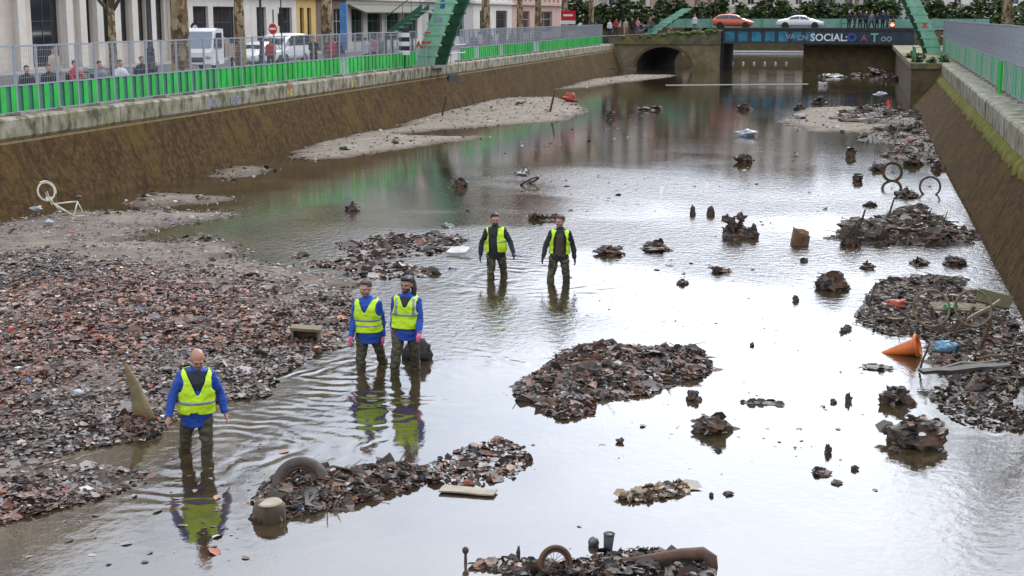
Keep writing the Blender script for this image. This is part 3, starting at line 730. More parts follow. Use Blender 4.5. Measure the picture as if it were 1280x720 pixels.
def litter(name, poly, n, h, w, rough, wig, names, wfun, size=.06, zone=None, smin=-.05, lift=.02, tilt=.55, parent=None, label=None, cat=None, kind='stuff'):
    P = inpoly(poly, n, smin, wig, zone); s, z = height(P, poly, h, w, rough, wig)
    pts = np.stack([P[:, 0], P[:, 1], np.maximum(z, -.01)+lift*rng.random(n)], 1)
    o = obj(name, leafcards(name, pts, size, pick(names, wfun(P), n), m_leaf, .45, tilt), parent)
    if kind: tag(o, label, cat, kind=kind)
    return o
# main bank, left
BANK = [(-160, 305), (-60, 288), (20, 272), (100, 263), (200, 262), (285, 264), (318, 268), (290, 274), (235, 279), (195, 290), (165, 300), (205, 302), (245, 292), (300, 300), (330, 315), (300, 322), (345, 330), (395, 335), (440, 352), (452, 380), (440, 405), (440, 430), (395, 442), (370, 455), (335, 470), (318, 495), (268, 508), (232, 520), (205, 545), (160, 556), (110, 560), (60, 575), (150, 585), (215, 590), (190, 604), (140, 625), (90, 640), (20, 652), (-60, 665), (-260, 640)]
bp_ = shoal('mud_bank', BANK, .26, 2.2, .14, m_mud, .1, .45)
def wbank(P):
    # leaves redden in drifts; upper strip is bare sandy mud
    t = fbm(P, .22, 3, 40); sand = np.clip((P[:, 1]-25.5+.25*(P[:, 0]+14))/3.5, 0, 1)
    red = np.clip((t-.32)*6, 0, 1)*(1-sand*.8)*np.clip((-P[:, 0]-7.)/3.5+.4, 0.2, 1)
    return np.stack([1.0*(1-red)*(1-sand)+.04, red*1.5+.02, .25*(1-sand)+.06, sand*1.4], 1)
def zbank(P): return np.clip((fbm(P, 1.1, 3, 61)-.28)*4.5, .2, 1)*np.clip(1.1-1.12*np.clip((P[:, 1]-25.5+.25*(P[:, 0]+14))/3.4, 0, 1), .05, 1)
litter('leaf_litter', bp_, 105000, .26, 2.2, .1, .45, ['grey', 'red', 'dark', 'sand'], wbank, .032, zbank, lift=.05, tilt=.45, label='dead leaves', cat=None)
P = inpoly(bp_, 260, .1, .45, zbank); s_, z_ = height(P, bp_, .26, 2.2, .1, .45); mb = MB()
for i in range(260):
    a = rng.uniform(0, 6.3); e = rng.normal(.06, .1); ln = rng.uniform(.1, .4); dd = Vector((math.cos(a)*math.cos(e), math.sin(a)*math.cos(e), math.sin(e))); c0 = Vector((P[i, 0], P[i, 1], z_[i]+.05)); r = rng.uniform(.006, .014)
    j = Vector(rng.normal(0, .1, 3))*ln; mb.tube([c0-dd*ln, c0+j, c0+dd*ln], [r, r, r*.6], 4, int(rng.random() < .3))
tag(mb.build('twig_litter', [M('dark_twig', (.05, .035, .025), (.09, .065, .045), sc=4), M('pale_twig', (.24, .19, .14), (.16, .12, .09), sc=4)]), 'twigs scattered over the leaf bank', kind='stuff')
# scattered shallows off the bank
SH = [(330, 300), (400, 288), (470, 288), (560, 286), (590, 300), (560, 318), (600, 322), (588, 338), (545, 330), (520, 345), (470, 350), (440, 345), (385, 330)]
def zsh(P): return np.clip((fbm(P, .55, 3, 77)-.5)*9, 0, 1)
litter('shallow_litter', poly_w(SH), 5200, .03, 2., .05, .6, ['grey', 'red', 'dark'], lambda P: np.tile([1, .12, .3], (len(P), 1)), .055, zsh, smin=0, tilt=.6)
litter('floating_leaves', poly_w([(120, 575), (330, 560), (340, 700), (60, 720), (-40, 690)]), 170, .0, 2., .0, .6, ['grey', 'red', 'sand'], lambda P: np.tile([1, .6, .5], (len(P), 1)), .035, None, smin=0, lift=.012, tilt=.04)
# upper shoals
def wsand(P): return np.tile([.35, .12, .25, 1], (len(P), 1))
for nm, px, h, n in (('gravel_shoal', [(352, 196), (385, 180), (440, 168), (490, 160), (520, 142), (580, 126), (640, 122), (700, 121), (742, 137), (715, 150), (640, 157), (560, 162), (500, 168), (560, 170), (622, 169), (600, 174), (530, 184), (470, 192), (440, 198), (385, 201)], .12, 2600),
                     ('gravel_shoal', [(252, 220), (290, 207), (347, 207), (340, 216), (285, 229)], .08, 160),
                     ('gravel_shoal', [(150, 254), (190, 241), (250, 240), (296, 247), (280, 254), (180, 262)], .08, 260),
                     ('gravel_shoal', [(690, 112), (735, 99), (790, 93), (850, 94), (830, 98), (780, 103), (742, 109)], .1, 500),
                     ('gravel_shoal', [(972, 152), (1000, 135), (1060, 133), (1128, 138), (1160, 155), (1125, 166), (1010, 165)], .12, 900)):
    pw = shoal(nm, px, h, .8, .3, m_sand, .06, .5)
    litter('shoal_litter', pw, int(n*.55), h, .8, .06, .5, ['grey', 'red', 'dark', 'sand'], wsand, .055, None, tilt=.5, lift=.03)
m_tyre = M('old_tyre', (.05, .04, .032), (.1, .075, .055), sc=8, rough=.8, bump=.4, bsc=20)
m_rust = M('rusty_iron', (.13, .06, .03), (.07, .04, .025), sc=6, rough=.8, bump=.4, bsc=20)
m_cream_p = M('cream_paint', (.68, .64, .52), (.55, .5, .38), sc=7, rough=.55)
m_wood = M('old_wood', (.15, .1, .06), (.07, .05, .032), sc=3, rough=.85, bump=.6, bsc=10, stretch=(1, 1, .3))
m_woodp = M('pale_board', (.36, .31, .23), (.24, .2, .14), sc=3, rough=.8)
m_orange = M('cone_orange', (.85, .2, .04), (.6, .13, .03), sc=3, rough=.5, c3=(.3, .14, .06), sc3=5)
# ------------------------------------------------------------------ heaps of leaves and rubble standing in the water
m_rub = M('wet_rubble', (.045, .036, .03), (.11, .085, .065), sc=5, rough=.6, spec=.3, bump=.8, bsc=16, c3=(.16, .075, .04), sc3=2.5)
def lump(mb, c, r, seed, mi=0, nu=12, nv=8, amp=.45):
    b0 = len(mb.v); mb.ellip((0, 0, 0), (1, 1, 1), nu, nv, mi)
    for i in range(b0, len(mb.v)):
        p = Vector(mb.v[i]); k = 1+1.3*amp*mnoise.noise(p*1.3+Vector((seed, 0, 0)))+amp*.9*mnoise.noise(p*3.4+Vector((0, seed, 0)))+amp*.6*mnoise.noise(p*7.5+Vector((0, seed, 3)))*.35
        mb.v[i] = (c[0]+p.x*r[0]*k, c[1]+p.y*r[1]*k, c[2]+p.z*r[2]*k)
def heap(name, px, h, w, n, names, wts, label, size=.038, nlump=10, lr=(.06, .16), wig=.3, cat='pile', group=None, d=.1, ntw=0, twl=1.):
    poly = poly_w(px); c = poly.mean(0)
    root = empty(name, (c[0], c[1], 0), label=label, cat=cat, group=group); n = int(n*2.0); nlump = int(nlump*.6)
    shoal('mound', px, h, w, d, m_mudd, h*.5, wig, None, parent=None)
    mo = COL.objects[-1]; rel(mo, root)
    o = litter('leaves', poly, n, h, w, h*.5, wig, names, lambda P: np.tile(wts, (len(P), 1)), size, None, smin=-.02, lift=.05, tilt=.9, parent=None, kind=None); rel(o, root); o['kind'] = 'stuff'
    if nlump:
        mb = MB(); P = inpoly(poly, nlump, 0., wig); s, z = height(P, poly, h, w, h*.5, wig)
        for i in range(nlump):
            r = rng.uniform(*lr); lump(mb, (P[i, 0], P[i, 1], z[i]+r*.15), (r*rng.uniform(.8, 1.7), r*rng.uniform(.7, 1.2), r*rng.uniform(.5, .9)), i*3.1, 0, 9, 6, .8)
        o = mb.build('rubble', m_rub, None, False); rel(o, root); o['kind'] = 'stuff'
    if ntw:
        mb = MB(); P = inpoly(poly, ntw, 0., wig); s, z = height(P, poly, h, w, h*.5, wig)
        for i in range(ntw):
            a = rng.uniform(0, 6.3); e = rng.normal(.12, .22); ln = rng.uniform(.12, .42)*twl; dd = Vector((math.cos(a)*math.cos(e), math.sin(a)*math.cos(e), math.sin(e))); c0 = Vector((P[i, 0], P[i, 1], z[i]+.05)); r = rng.uniform(.005, .013)*twl
            j = Vector(rng.normal(0, .1, 3))*ln; mb.tube([c0-dd*ln, c0+j, c0+dd*ln], [r, r, r*.6], 4, int(rng.random() < .3))
        o = mb.build('twigs', [m_wood, m_woodp], None); rel(o, root); o['kind'] = 'stuff'
    return root
heap('leaf_heap', [(642, 492), (660, 470), (690, 452), (720, 436), (760, 430), (810, 441), (850, 442), (868, 434), (888, 458), (882, 470), (830, 478), (800, 494), (750, 500), (735, 516), (700, 522), (680, 510), (662, 502)], .34, 1.0, 4600, ['grey', 'red', 'dark'], [.9, .7, .9], 'large heap of wet leaves in mid water, right of the walking men', nlump=30, ntw=40)
heap('leaf_heap', [(318, 655), (325, 625), (350, 600), (400, 596), (440, 590), (490, 585), (530, 588), (535, 606), (480, 618), (440, 632), (400, 640), (350, 650)], .26, .6, 1700, ['grey', 'red', 'dark'], [.6, .6, 1.2], 'dark leaf heap around the old tyre at lower left', nlump=22, ntw=25)
heap('leaf_heap', [(505, 600), (545, 575), (590, 560), (640, 550), (662, 572), (655, 590), (620, 606), (570, 610)], .035, .7, 330, ['grey', 'red', 'dark'], [.9, .5, .9], 'low scatter of leaves just above the water beside the pale board', nlump=9, lr=(.03, .06))
PAL['tan'] = (np.array([[.34, .26, .17], [.24, .18, .11], [.42, .34, .24], [.12, .085, .05]]), [.35, .3, .15, .2])
heap('leaf_raft', [(773, 622), (800, 613), (850, 605), (863, 607), (858, 616), (820, 626), (790, 628)], .07, .3, 420, ['tan', 'dark', 'grey'], [1.2, .25, .3], 'narrow tan raft of leaves floating at bottom centre', nlump=5, lr=(.03, .07), wig=.12)
heap('rubbish_heap', [(1068, 385), (1075, 372), (1110, 352), (1160, 348), (1200, 350), (1222, 380), (1260, 395), (1275, 430), (1280, 490), (1262, 505), (1230, 492), (1200, 478), (1175, 470), (1165, 455), (1160, 430), (1140, 418), (1110, 420), (1085, 408)], .3, .9, 4200, ['grey', 'red', 'dark', 'sand'], [1.0, .25, 1.3, .25], 'big dark rubbish heap at the foot of the right wall', nlump=46, lr=(.05, .17), ntw=170)
heap('rubbish_heap', [(1038, 298), (1060, 285), (1090, 275), (1140, 268), (1180, 278), (1222, 296), (1218, 306), (1150, 306), (1090, 304)], .42, .7, 1900, ['dark', 'red', 'grey'], [1.5, .5, .5], 'long dark rubbish heap sticking out from the right wall', nlump=50, lr=(.09, .26), ntw=70, twl=1.5)
heap('rubbish_heap', [(1068, 175), (1100, 160), (1160, 156), (1172, 170), (1178, 200), (1150, 205), (1110, 195), (1120, 180)], .22, .8, 1100, ['dark', 'grey', 'red', 'sand'], [1, .8, .5, .6], 'loose rubbish by the right wall in front of the gravel shoal', nlump=40, lr=(.1, .25), ntw=40, twl=2)
heap('rubbish_heap', [(1040, 152), (1060, 138), (1110, 136), (1160, 148), (1166, 158), (1120, 160), (1080, 156)], .3, .8, 900, ['dark', 'red', 'sand', 'grey'], [1, .7, .6, .5], 'brown rubble heap on the right hand gravel shoal', nlump=46, lr=(.12, .35), ntw=40, twl=2)
heap('rubbish_heap', [(1160, 500), (1185, 488), (1240, 500), (1275, 512), (1275, 540), (1200, 530)], .04, .8, 500, ['dark', 'grey', 'sand'], [1, .5, .5], 'half sunk dark litter below the big rubbish heap', nlump=10, lr=(.04, .1))
heap('leaf_heap', [(570, 712), (600, 702), (640, 704), (700, 706), (760, 696), (820, 690), (880, 700), (880, 716), (760, 722)], .06, .5, 600, ['dark', 'sand', 'grey', 'red'], [1, .8, .5, .3], 'leaf heap at the bottom edge around the rusty pipe', nlump=10, lr=(.04, .08))
heap('leaf_heap', [(132, 540), (150, 520), (190, 525), (212, 545), (180, 556)], .22, .4, 500, ['red', 'dark'], [1, .6], 'reddish leaf drift at the foot of the leaning stump', nlump=6, lr=(.05, .1))
# ------------------------------------------------------------------ single lumps in the water
def rock(px, py, wpx, hpx, label, name='mud_lump', cat='lump', mat=None, seed=None, grp=None, dy=1.0, amp=.5):
    p = G(px, py); s = (py-20)/5.5; rx = wpx/s/2; rz = hpx/s
    mb = MB(); lump(mb, (0, 0, rz*.2), (rx, rx*dy, rz*.7), seed if seed is not None else px*.37, 0, 22, 14, amp)
    o = mb.build(name, mat or m_rub, None, False, loc=p)
    vv = np.array(mb.v); n = int(16+rx*rz*1500)
    if rx > .1:      # leaves and silt caught on it
        q = vv[rng.integers(0, len(vv), n)]*rng.uniform(.93, 1.08, (n, 1)); q[:, 2] = np.maximum(q[:, 2], .01)
        lv = obj('leaves', leafcards('leaves', q, min(.05, rx*.3), pick(['dark', 'red', 'grey'], np.tile([1.2, .5, .5], (n, 1)), n), m_leaf, .45, 1.), o); lv['kind'] = 'stuff'
    tag(o, label, cat, grp); return o
rock(888, 538, 40, 20, 'rounded dark boulder with rusty patches, right of the leaf heap', 'boulder', 'boulder')
rock(867, 499, 17, 12, 'small pointed stone between leaf heap and boulder', 'stone', 'stone')
rock(1146, 553, 66, 36, 'big square lump of mud and brick at lower right', 'mud_lump', 'lump', amp=.3)
rock(1118, 502, 34, 18, 'ragged black lump beside the orange cone', 'mud_lump', 'lump', amp=.7)
rock(1040, 360, 40, 20, 'rusty iron box end sticking out of mid right water', 'iron_box', 'box', amp=.35)
rock(1064, 306, 24, 26, 'pointed dark slab standing in front of the long heap', 'slab', 'slab', amp=.5, dy=.4)
rock(762, 318, 26, 10, 'low dark leaf clump right of the waders in dark jackets', amp=.6)
rock(820, 312, 34, 8, 'flat dark leaf clump with two humps in open water', amp=.7)
rock(575, 233, 17, 10, 'round black lump near the far reflections', amp=.3)
rock(441, 263, 15, 9, 'black lump in the green reflection', amp=.4)
rock(917, 297, 26, 22, 'dark rusty machine part with two round knobs', 'rusty_hulk', 'scrap', amp=.6)
for dx, dy_, r in ((-9, -24, 7), (9, -26, 7), (24, -6, 11)):
    p = G(917, 297); s = (297-20)/5.5
    kb = MB(); lump(kb, (0, 0, 0), (r/s*.75, r/s*.5, r/s*.8), r*2.7+dx, 0, 12, 8, .6); o = kb.build('knob', m_rub, None); rel(o, bpy.data.objects['rusty_hulk']); o.location = (p.x+dx/s, p.y, max(-dy_/s, .08))
rock(866, 268, 7, 12, 'left one of two thin dark spikes', 'spike', 'spike', amp=.3); rock(888, 269, 9, 13, 'right one of two thin dark spikes', 'spike', 'spike', amp=.3)
rock(815, 137, 26, 5, 'flat brown clump far out before the arch', amp=.6); rock(763, 148, 9, 9, 'small dark stake clump left of the flat brown clump', amp=.6)
rock(930, 203, 20, 12, 'brown clump with a twig in far mid water', amp=.6)
rock(930, 137, 14, 9, 'dark lump in the reddish reflection', amp=.5)
rock(1063, 196, 12, 13, 'dark tin shaped lump left of the wheels', amp=.2); rock(1072, 226, 12, 10, 'rusty short pipe end left of the wheels', amp=.3)
rock(1133, 246, 26, 10, 'dark low clump between the two lone wheels', amp=.5)
rock(683, 274, 26, 7, 'low pale and dark clump behind the right wader', amp=.7); rock(668, 274, 14, 7, 'small clump left of the low clump behind the wader', amp=.5)
for px, py, w, h, l in ((1006, 327, 10, 5, 'speck of leaves in the bright water'), (903, 340, 22, 5, 'brown flat leaf patch in bright water'), (853, 355, 13, 5, 'pair of dark crumbs in bright water'), (995, 376, 8, 7, 'tiny black lump left of the big heap'), (1060, 412, 10, 6, 'dark pebble off the heap by the wall'), (1054, 415, 8, 5, 'second dark pebble off the heap by the wall'), (940, 432, 5, 4, 'lone speck above the right boulder'), (1061, 502, 8, 11, 'black bottle neck in open water'), (1042, 503, 8, 5, 'black crumb beside the bottle neck'), (775, 553, 8, 6, 'dark crumb in the white reflection'), (898, 563, 7, 5, 'dark crumb below the boulder'), (1035, 566, 9, 11, 'dark pointed crumb in lower right water'), (1118, 565, 14, 8, 'ragged crumb below the big square lump'), (1069, 587, 8, 6, 'diamond shaped dark crumb, lower right'), (1027, 592, 22, 5, 'row of dark leaves floating lower right'), (889, 620, 5, 5, 'dark crumb right of the tan raft'), (910, 618, 12, 4, 'short row of specks right of the tan raft'), (648, 697, 5, 14, 'thin dark stick standing near the bottom edge'), (1046, 604, 14, 4, 'flat leaf row beneath the diamond crumb')):
    rock(px, py, w, h, l, 'floating_crumb', 'debris', amp=.5)
for i, (px, py, w, h, l) in enumerate([(1040, 96, 30, 4, 'pale flat scrap in front of the dark lock end'), (1098, 93, 24, 7, 'brown lump at the foot of the lock end'), (1112, 100, 20, 8, 'black tyre like lump near the lock pier'), (1072, 95, 16, 4, 'small dark scrap by the lock end'), (1028, 107, 12, 5, 'white crumb before the lock end'), (1024, 130, 16, 9, 'rusty lump behind the right gravel shoal'), (1000, 137, 12, 7, 'dark tuft on the left end of the right gravel shoal'), (1128, 165, 18, 10, 'grey broken block on the right shoal edge'), (655, 218, 16, 6, 'white and dark scrap beside the half sunk wheel'), (385, 412, 26, 5, 'brown flat sheet on the bank behind the crate'), (475, 310, 16, 8, 'dark lump in the leaf shallows'), (498, 335, 18, 9, 'black pointed lump in the leaf shallows'), (560, 283, 12, 5, 'pale chip in the shallows'), (255, 303, 14, 9, 'dark tuft at the tip of the left bank'), (270, 432, 14, 6, 'dark clod on the leaf bank'), (40, 352, 16, 8, 'dark clod on the bank near the left edge'), (1098, 212, 16, 8, 'dark knob in front of the mud caked wheel'), (1142, 206, 22, 9, 'low brown clump between the rubble and the thin black wheel'), (1172, 212, 16, 10, 'dark block against the right wall by the thin black wheel'), (1150, 262, 18, 7, 'flat clump between the thin wheel and the long heap'), (1088, 258, 12, 7, 'small dark tuft left of the long heap'), (1192, 330, 24, 10, 'black clump by the wall between the two big heaps'), (1150, 330, 20, 6, 'flat dark clump in the water above the big heap'), (1085, 335, 16, 6, 'dark leaf clump left of the gap between the heaps')]):
    rock(px, py, w, h, l, 'mud_lump', 'lump', M('pale_scrap', (.5, .48, .44), rough=.7) if l.startswith(('pale', 'white')) else None, amp=.5)
# small floating specks: one drift nobody could count
SPP = [(560, 380), (760, 330), (1000, 330), (1080, 420), (1120, 600), (1000, 690), (700, 690), (640, 600), (560, 470)]
litter('floating_specks', poly_w(SPP), 420, 0., 1., 0., .4, ['dark', 'grey'], lambda P: np.tile([1, .5], (len(P), 1)), .022, lambda P: np.clip((fbm(P, .5, 3, 3)-.5)*8, .02, 1), lift=.01, tilt=.2)
litter('floating_specks', poly_w([(560, 200), (780, 140), (980, 170), (1060, 260), (1000, 340), (720, 360), (560, 300)]), 420, 0., 1., 0., .4, ['dark', 'grey'], lambda P: np.tile([1, .4], (len(P), 1)), .045, lambda P: np.clip((fbm(P, .3, 3, 8)-.5)*8, .02, 1), lift=.015, tilt=.3)
# ------------------------------------------------------------------ recognisable rubbish
def at(px, py, hz=0.):
    p = G(px, py, hz); return p, (py-20)*1./(HCAM-hz)
def wheel(name, px, py, Rm, yaw, lean, label, mat_t, mat_r, sunk=0., spokes=16, roll=0, grp='bicycle wheels in the mud', base=0., rt=.022):
    p = G(px, py, base)
    r = empty(name, (p.x, p.y, base+Rm-sunk), label=label, cat='wheel', group=grp); r.rotation_euler = (lean, 0, yaw)
    MB().torus(Rm-rt, rt, n=36, m=8).build('tyre', mat_t, r, True)
    MB().torus(Rm-rt*2.4, rt*.5, n=36, m=6, sq=1.6).build('rim', mat_r, r, True)
    mb = MB()
    for k in range(spokes):
        a = 2*math.pi*k/spokes; mb.tube([(.02*math.cos(a+1), .02*(-1)**k, .02*math.sin(a+1)), ((Rm-rt*2.4)*math.cos(a), 0, (Rm-rt*2.4)*math.sin(a))], .0028, 4)
    mb.build('spokes', mat_r, r)
    mb = MB(); mb.tube([(0, -.045, 0), (0, .045, 0)], .02, 8); mb.build('hub', mat_r, r)
    return r
wheel('bicycle_wheel', 1115, 226, .36, R(8), R(-12), 'mud caked bicycle wheel standing in the water, leftmost of the lone wheels', m_rust, m_rust, .06, rt=.035)
wheel('bicycle_wheel', 1162, 243, .34, R(-5), R(-5), 'thin black bicycle wheel standing next to the right wall', m_tyre, m_rust, .1, rt=.022)
wheel('bicycle_wheel', 694, 714, .19, R(35), R(-14), 'small rusty wheel at the bottom edge left of the pipe', m_rust, m_rust, .11, rt=.026)
wheel('bicycle_wheel', 662, 231, .36, R(70), R(60), 'half sunk wheel lying with a white scrap in far mid water', m_tyre, m_rust, .25, rt=.03)
# old car tyre lying against the leaf heap
p = G(370, 622); t = empty('car_tyre', (p.x, p.y+.15, .1), label='old brown car tyre leaning in the leaf heap at lower left', cat='tyre'); t.rotation_euler = (R(-30), 0, R(12))
mb = MB(); mb.torus(.275, .07, n=36, m=10, sq=1.15); mb.build('tread', m_tyre, t, True)
mb = MB(); mb.torus(.205, .01, n=36, m=6, sq=5); mb.build('bead', m_rust, t, True)
p = G(338, 648); mb = MB(); mb.tube([(0, 0, -.3), (0, 0, .1), (.01, 0, .19)], [.21, .19, .17], 14); lo_ = len(mb.v)
for i in range(lo_): q = Vector(mb.v[i]); k = 1+.15*mnoise.noise(q*6); mb.v[i] = (q.x*k, q.y*k*.8, q.z)
o = mb.build('tree_stump', m_wood, None, True, loc=(p.x, p.y, 0)); tag(o, 'short sawn stump with pale top in front of the car tyre', 'stump')
o2 = MB().tube([(0, 0, .185), (0, 0, .2)], [(.165, .135), (.15, .12)], 14).build('cut_face', m_woodp, None); o2.parent = o
def board(name, px, py, ln, wd, th, yaw, label, mat, z=.03, tiltx=0., tilty=0., cat='board'):
    p = G(px, py, 0); mb = MB(); mb.box(-ln/2, ln/2, -wd/2, wd/2, -th/2, th/2)
    bm = bmesh.new(); bm.from_mesh(mb.mesh('t', mat)); bmesh.ops.subdivide_edges(bm, edges=bm.edges, cuts=5, use_grid_fill=True)
    for vv in bm.verts:
        vv.co.x += .03*ln*mnoise.noise(vv.co*3+Vector((px, 0, 0))); vv.co.y += .25*wd*mnoise.noise(Vector((vv.co.x*2, py, 0))); vv.co.z += th*.6*mnoise.noise(vv.co*2.5+Vector((0, px, 0)))
    me = bpy.data.meshes.new(name); bm.to_mesh(me); bm.free(); me.materials.append(mat)
    o = obj(name, me, None, (p.x, p.y, z)); o.rotation_euler = (tiltx, tilty, yaw); return tag(o, label, cat)
board('plank', 585, 616, .66, .2, .018, R(4), 'pale waterlogged board lying at the edge of the low leaf scatter', m_woodp)
board('slab', 573, 319, .48, .28, .08, R(-10), 'white slab lying in shallow water left of the bearded man', M('white_slab', (.62, .6, .56), (.5, .48, .44), sc=4, rough=.7), .1, R(14))
rock(1098, 460, 40, 3.5, 'flat grey mud slab floating left of the orange cone', 'mud_slab', 'slab', M('grey_slab', (.2, .19, .16), (.14, .13, .11), sc=4, rough=.7), amp=.25, dy=.6)
rock(950, 504, 48, 2.5, 'thin grey sliver of mud floating right of the boulder', 'mud_slab', 'slab', M('grey_slab', (.2, .19, .16)), amp=.35, dy=.35)
board('plank', 1205, 478, 1.35, .2, .05, R(12), 'long dark plank lying across the big rubbish heap', M('black_wood', (.03, .025, .02), (.06, .05, .04), sc=4, rough=.7), .22, 0, R(-5))
board('plank', 1225, 422, .75, .06, .05, R(18), 'pale stick propped up diagonally on the big rubbish heap', m_woodp, .46, 0, R(-32))
board('plank', 1196, 408, .95, .36, .03, R(6), 'brown warped sheet lying below the two bicycle wheels', M('tan_sheet', (.2, .15, .08), (.13, .1, .05), sc=3, rough=.8), .36, R(10))
p = G(838, 706); mb = MB(); mb.tube([(-.5, -.1, .0), (-.2, -.03, .05), (.1, .04, .1), (.32, .08, .12), (.4, .06, .08), (.43, .0, -.06)], [.05, .06, .068, .07, .072, .06], 14); tag(mb.build('pipe', m_rust, None, True, loc=(p.x, p.y, 0)), 'dark rusty bent pipe lying at the bottom edge of the water', 'pipe')
board('plank', 1000, 306, .42, .2, .62, R(14), 'square rusty box stump standing alone in bright water', M('rust_box', (.3, .15, .06), (.08, .05, .035), sc=3, rough=.7), .12, 0, R(8), 'box')
board('plank', 1075, 155, 1.9, .3, .12, R(6), 'pale flat plank on the right hand gravel shoal', m_woodp, .22)
board('plank', 1240, 412, .6, .3, .04, R(-12), 'olive board leaning against the foot of the right wall', M('olive_board', (.1, .085, .03), (.07, .06, .02), sc=3, rough=.8), .55, R(35), R(10))
p = G(382, 430); b_ = empty('crate', (p.x, p.y, 0), label='broken muddy crate with an open front on the leaf bank', cat='crate'); b_.rotation_euler = (0, R(4), R(15))
m_crate = M('muddy_crate', (.17, .13, .07), (.1, .08, .05), sc=4, rough=.8)
mb = MB(); mb.box(-.24, .24, .12, .15, 0, .26); mb.box(-.24, -.2, -.15, .12, 0, .25); mb.box(.2, .24, -.15, .12, 0, .25); mb.build('sides', m_crate, b_)
mb = MB(); mb.box(-.26, .26, -.16, .16, .253, .3); mb.build('lid', m_crate, b_)
# leaning trunk stump on the bank
p = G(178, 530); mb = MB(); mb.tube([(.06, 0, -.15), (.02, .0, .15), (-.1, .02, .42), (-.19, .03, .66), (-.21, .03, .76)], [(.15, .12), (.14, .11), (.09, .075), (.045, .04), (.015, .015)], 12)
for i in range(len(mb.v)): q = Vector(mb.v[i]); k = .05*mnoise.noise(q*5)+.025*mnoise.noise(q*13); mb.v[i] = (q.x+k, q.y+k, q.z)
tag(mb.build('tree_stump', M('mossy_wood', (.2, .16, .07), (.11, .08, .04), sc=6, rough=.85, bump=.9, bsc=18, c3=(.26, .11, .04), sc3=3), None, True, loc=(p.x, p.y, .08)), 'tapered old post leaning left out of the leaf bank', 'stump')
# traffic cone on its side
p = G(1134, 444); cn = empty('traffic_cone', (p.x, p.y, .1), label='orange traffic cone lying on its side in the water', cat='cone'); cn.rotation_euler = (0, R(72), R(-12))
mb = MB(); n = 22
prof = [(.135, -.02), (.13, .0), (.03, .5), (.022, .52), (.018, .52), (.026, .49), (.115, .0), (.12, -.02)]
mb.loft([[(r*math.cos(2*math.pi*k/n), r*math.sin(2*math.pi*k/n), -z) for k in range(n)] for r, z in prof], caps=False)
mb.build('cone_body', m_orange, cn, True)
mb = MB(); mb.torus(.15, .03, n=22, m=6, M=Matrix.Rotation(math.pi/2, 4, 'X'), sq=.6); mb.build('cone_base', m_orange, cn, True)
cn.location = (p.x+.16, p.y, .16); cn.scale = (1.2, 1.2, 1.2)
# bags
def bag(px, py, w, c, label, z=.0):
    p, s = at(px, py); mb = MB(); r = w/s/2; lump(mb, (0, 0, r*.25), (r, r*.6, r*.45), px*.7, 0, 14, 10, .7)
    tag(mb.build('plastic_bag', M('bag_'+label.split()[0], c, tuple(q*.35+.03 for q in c), sc=9, rough=.5), None, True, loc=(p.x, p.y, z)), label, 'bag')
bag(1182, 449, 28, (.2, .4, .55), 'blue plastic bag on the rubbish heap right of the cone', .16)
bag(1122, 394, 22, (.6, .08, .04), 'red plastic bag among the dark rubbish', .18)
bag(1187, 409, 22, (.04, .3, .12), 'green plastic bag under the two wheels', .3)
bag(712, 128, 22, (.65, .1, .07), 'red and orange scrap on the far gravel shoal', .1)
bag(1100, 126, 14, (.7, .72, .75), 'white plastic scrap on the rubble of the right shoal', .35)
bag(1138, 184, 12, (.6, .2, .25), 'pink scrap by the right wall', .25)
bag(430, 190, 12, (.04, .12, .02), 'dark green weed clump on the gravel shoal', .1)
bag(572, 132, 10, (.75, .75, .74), 'white scrap on the far gravel shoal', .15)
bag(933, 170, 22, (.7, .68, .62), 'white floating scrap in far mid water', .0)
bag(1000, 150, 14, (.6, .58, .55), 'pale clump on the tip of the right shoal', .1)
bag(62, 293, 12, (.7, .7, .68), 'white scrap on the bare mud below the white bicycle', .28)
bag(47, 274, 14, (.7, .68, .65), 'white strip of litter at the foot of the left wall', .25)
bag(100, 509, 14, (.6, .6, .6), 'white scrap among the red leaves', .2)
# white bicycle upside down against the left wall
p = G(92, 268, .2); p = G(86, 274, .2); bk = empty('bicycle', (p.x, p.y, .15), label='cream white bicycle dumped upside down against the left wall', cat='bicycle'); bk.rotation_euler = (R(-14), R(0), R(62)); bk.scale = (.8, .8, .8)
hp = {'front': (-.62, 0, 1.05), 'head': (-.42, 0, .62), 'bb': (.22, 0, .14), 'seat': (.45, 0, .62), 'bar': (-.28, 0, .42), 'rear': (.62, 0, .12)}
mb = MB(); t_ = lambda a, b_, r=.026: mb.tube([hp[a], hp[b_]], r, 8)
t_('head', 'bb', .035); t_('bar', 'head'); mb.tube([hp['head'], hp['seat']], .024, 8); t_('seat', 'bb'); t_('bb', 'rear', .016); t_('seat', 'rear', .016)
mb.tube([hp['bb'], (.12, .0, .0), (.02, 0, -.02)], .02, 6)
mb.build('frame', m_cream_p, bk, True)
mb = MB(); [mb.tube([(-.45, s*.06, .6), (-.6, s*.06, .9), (-.62, s*.06, 1.05)], .016, 6) for s in (-1, 1)]; mb.box(-.7, -.48, -.05, .05, .74, .86); mb.build('fork', m_cream_p, bk)
w_ = empty('wheel', hp['front'], parent=bk); MB().torus(.3, .034, n=34, m=8).build('tyre', m_cream_p, w_, True); MB().torus(.25, .012, n=30, m=6, sq=1.8).build('rim', m_rust, w_, True)
mb = MB()
for k in range(14): a = 2*math.pi*k/14; mb.tube([(0, 0, 0), (.25*math.cos(a), 0, .25*math.sin(a))], .003, 4)
mb.build('spokes', m_rust, w_)
MB().torus(.34, .03, n=20, m=6, a0=R(-20), a1=R(120), sq=1.6).build('mudguard', m_cream_p, w_, True)
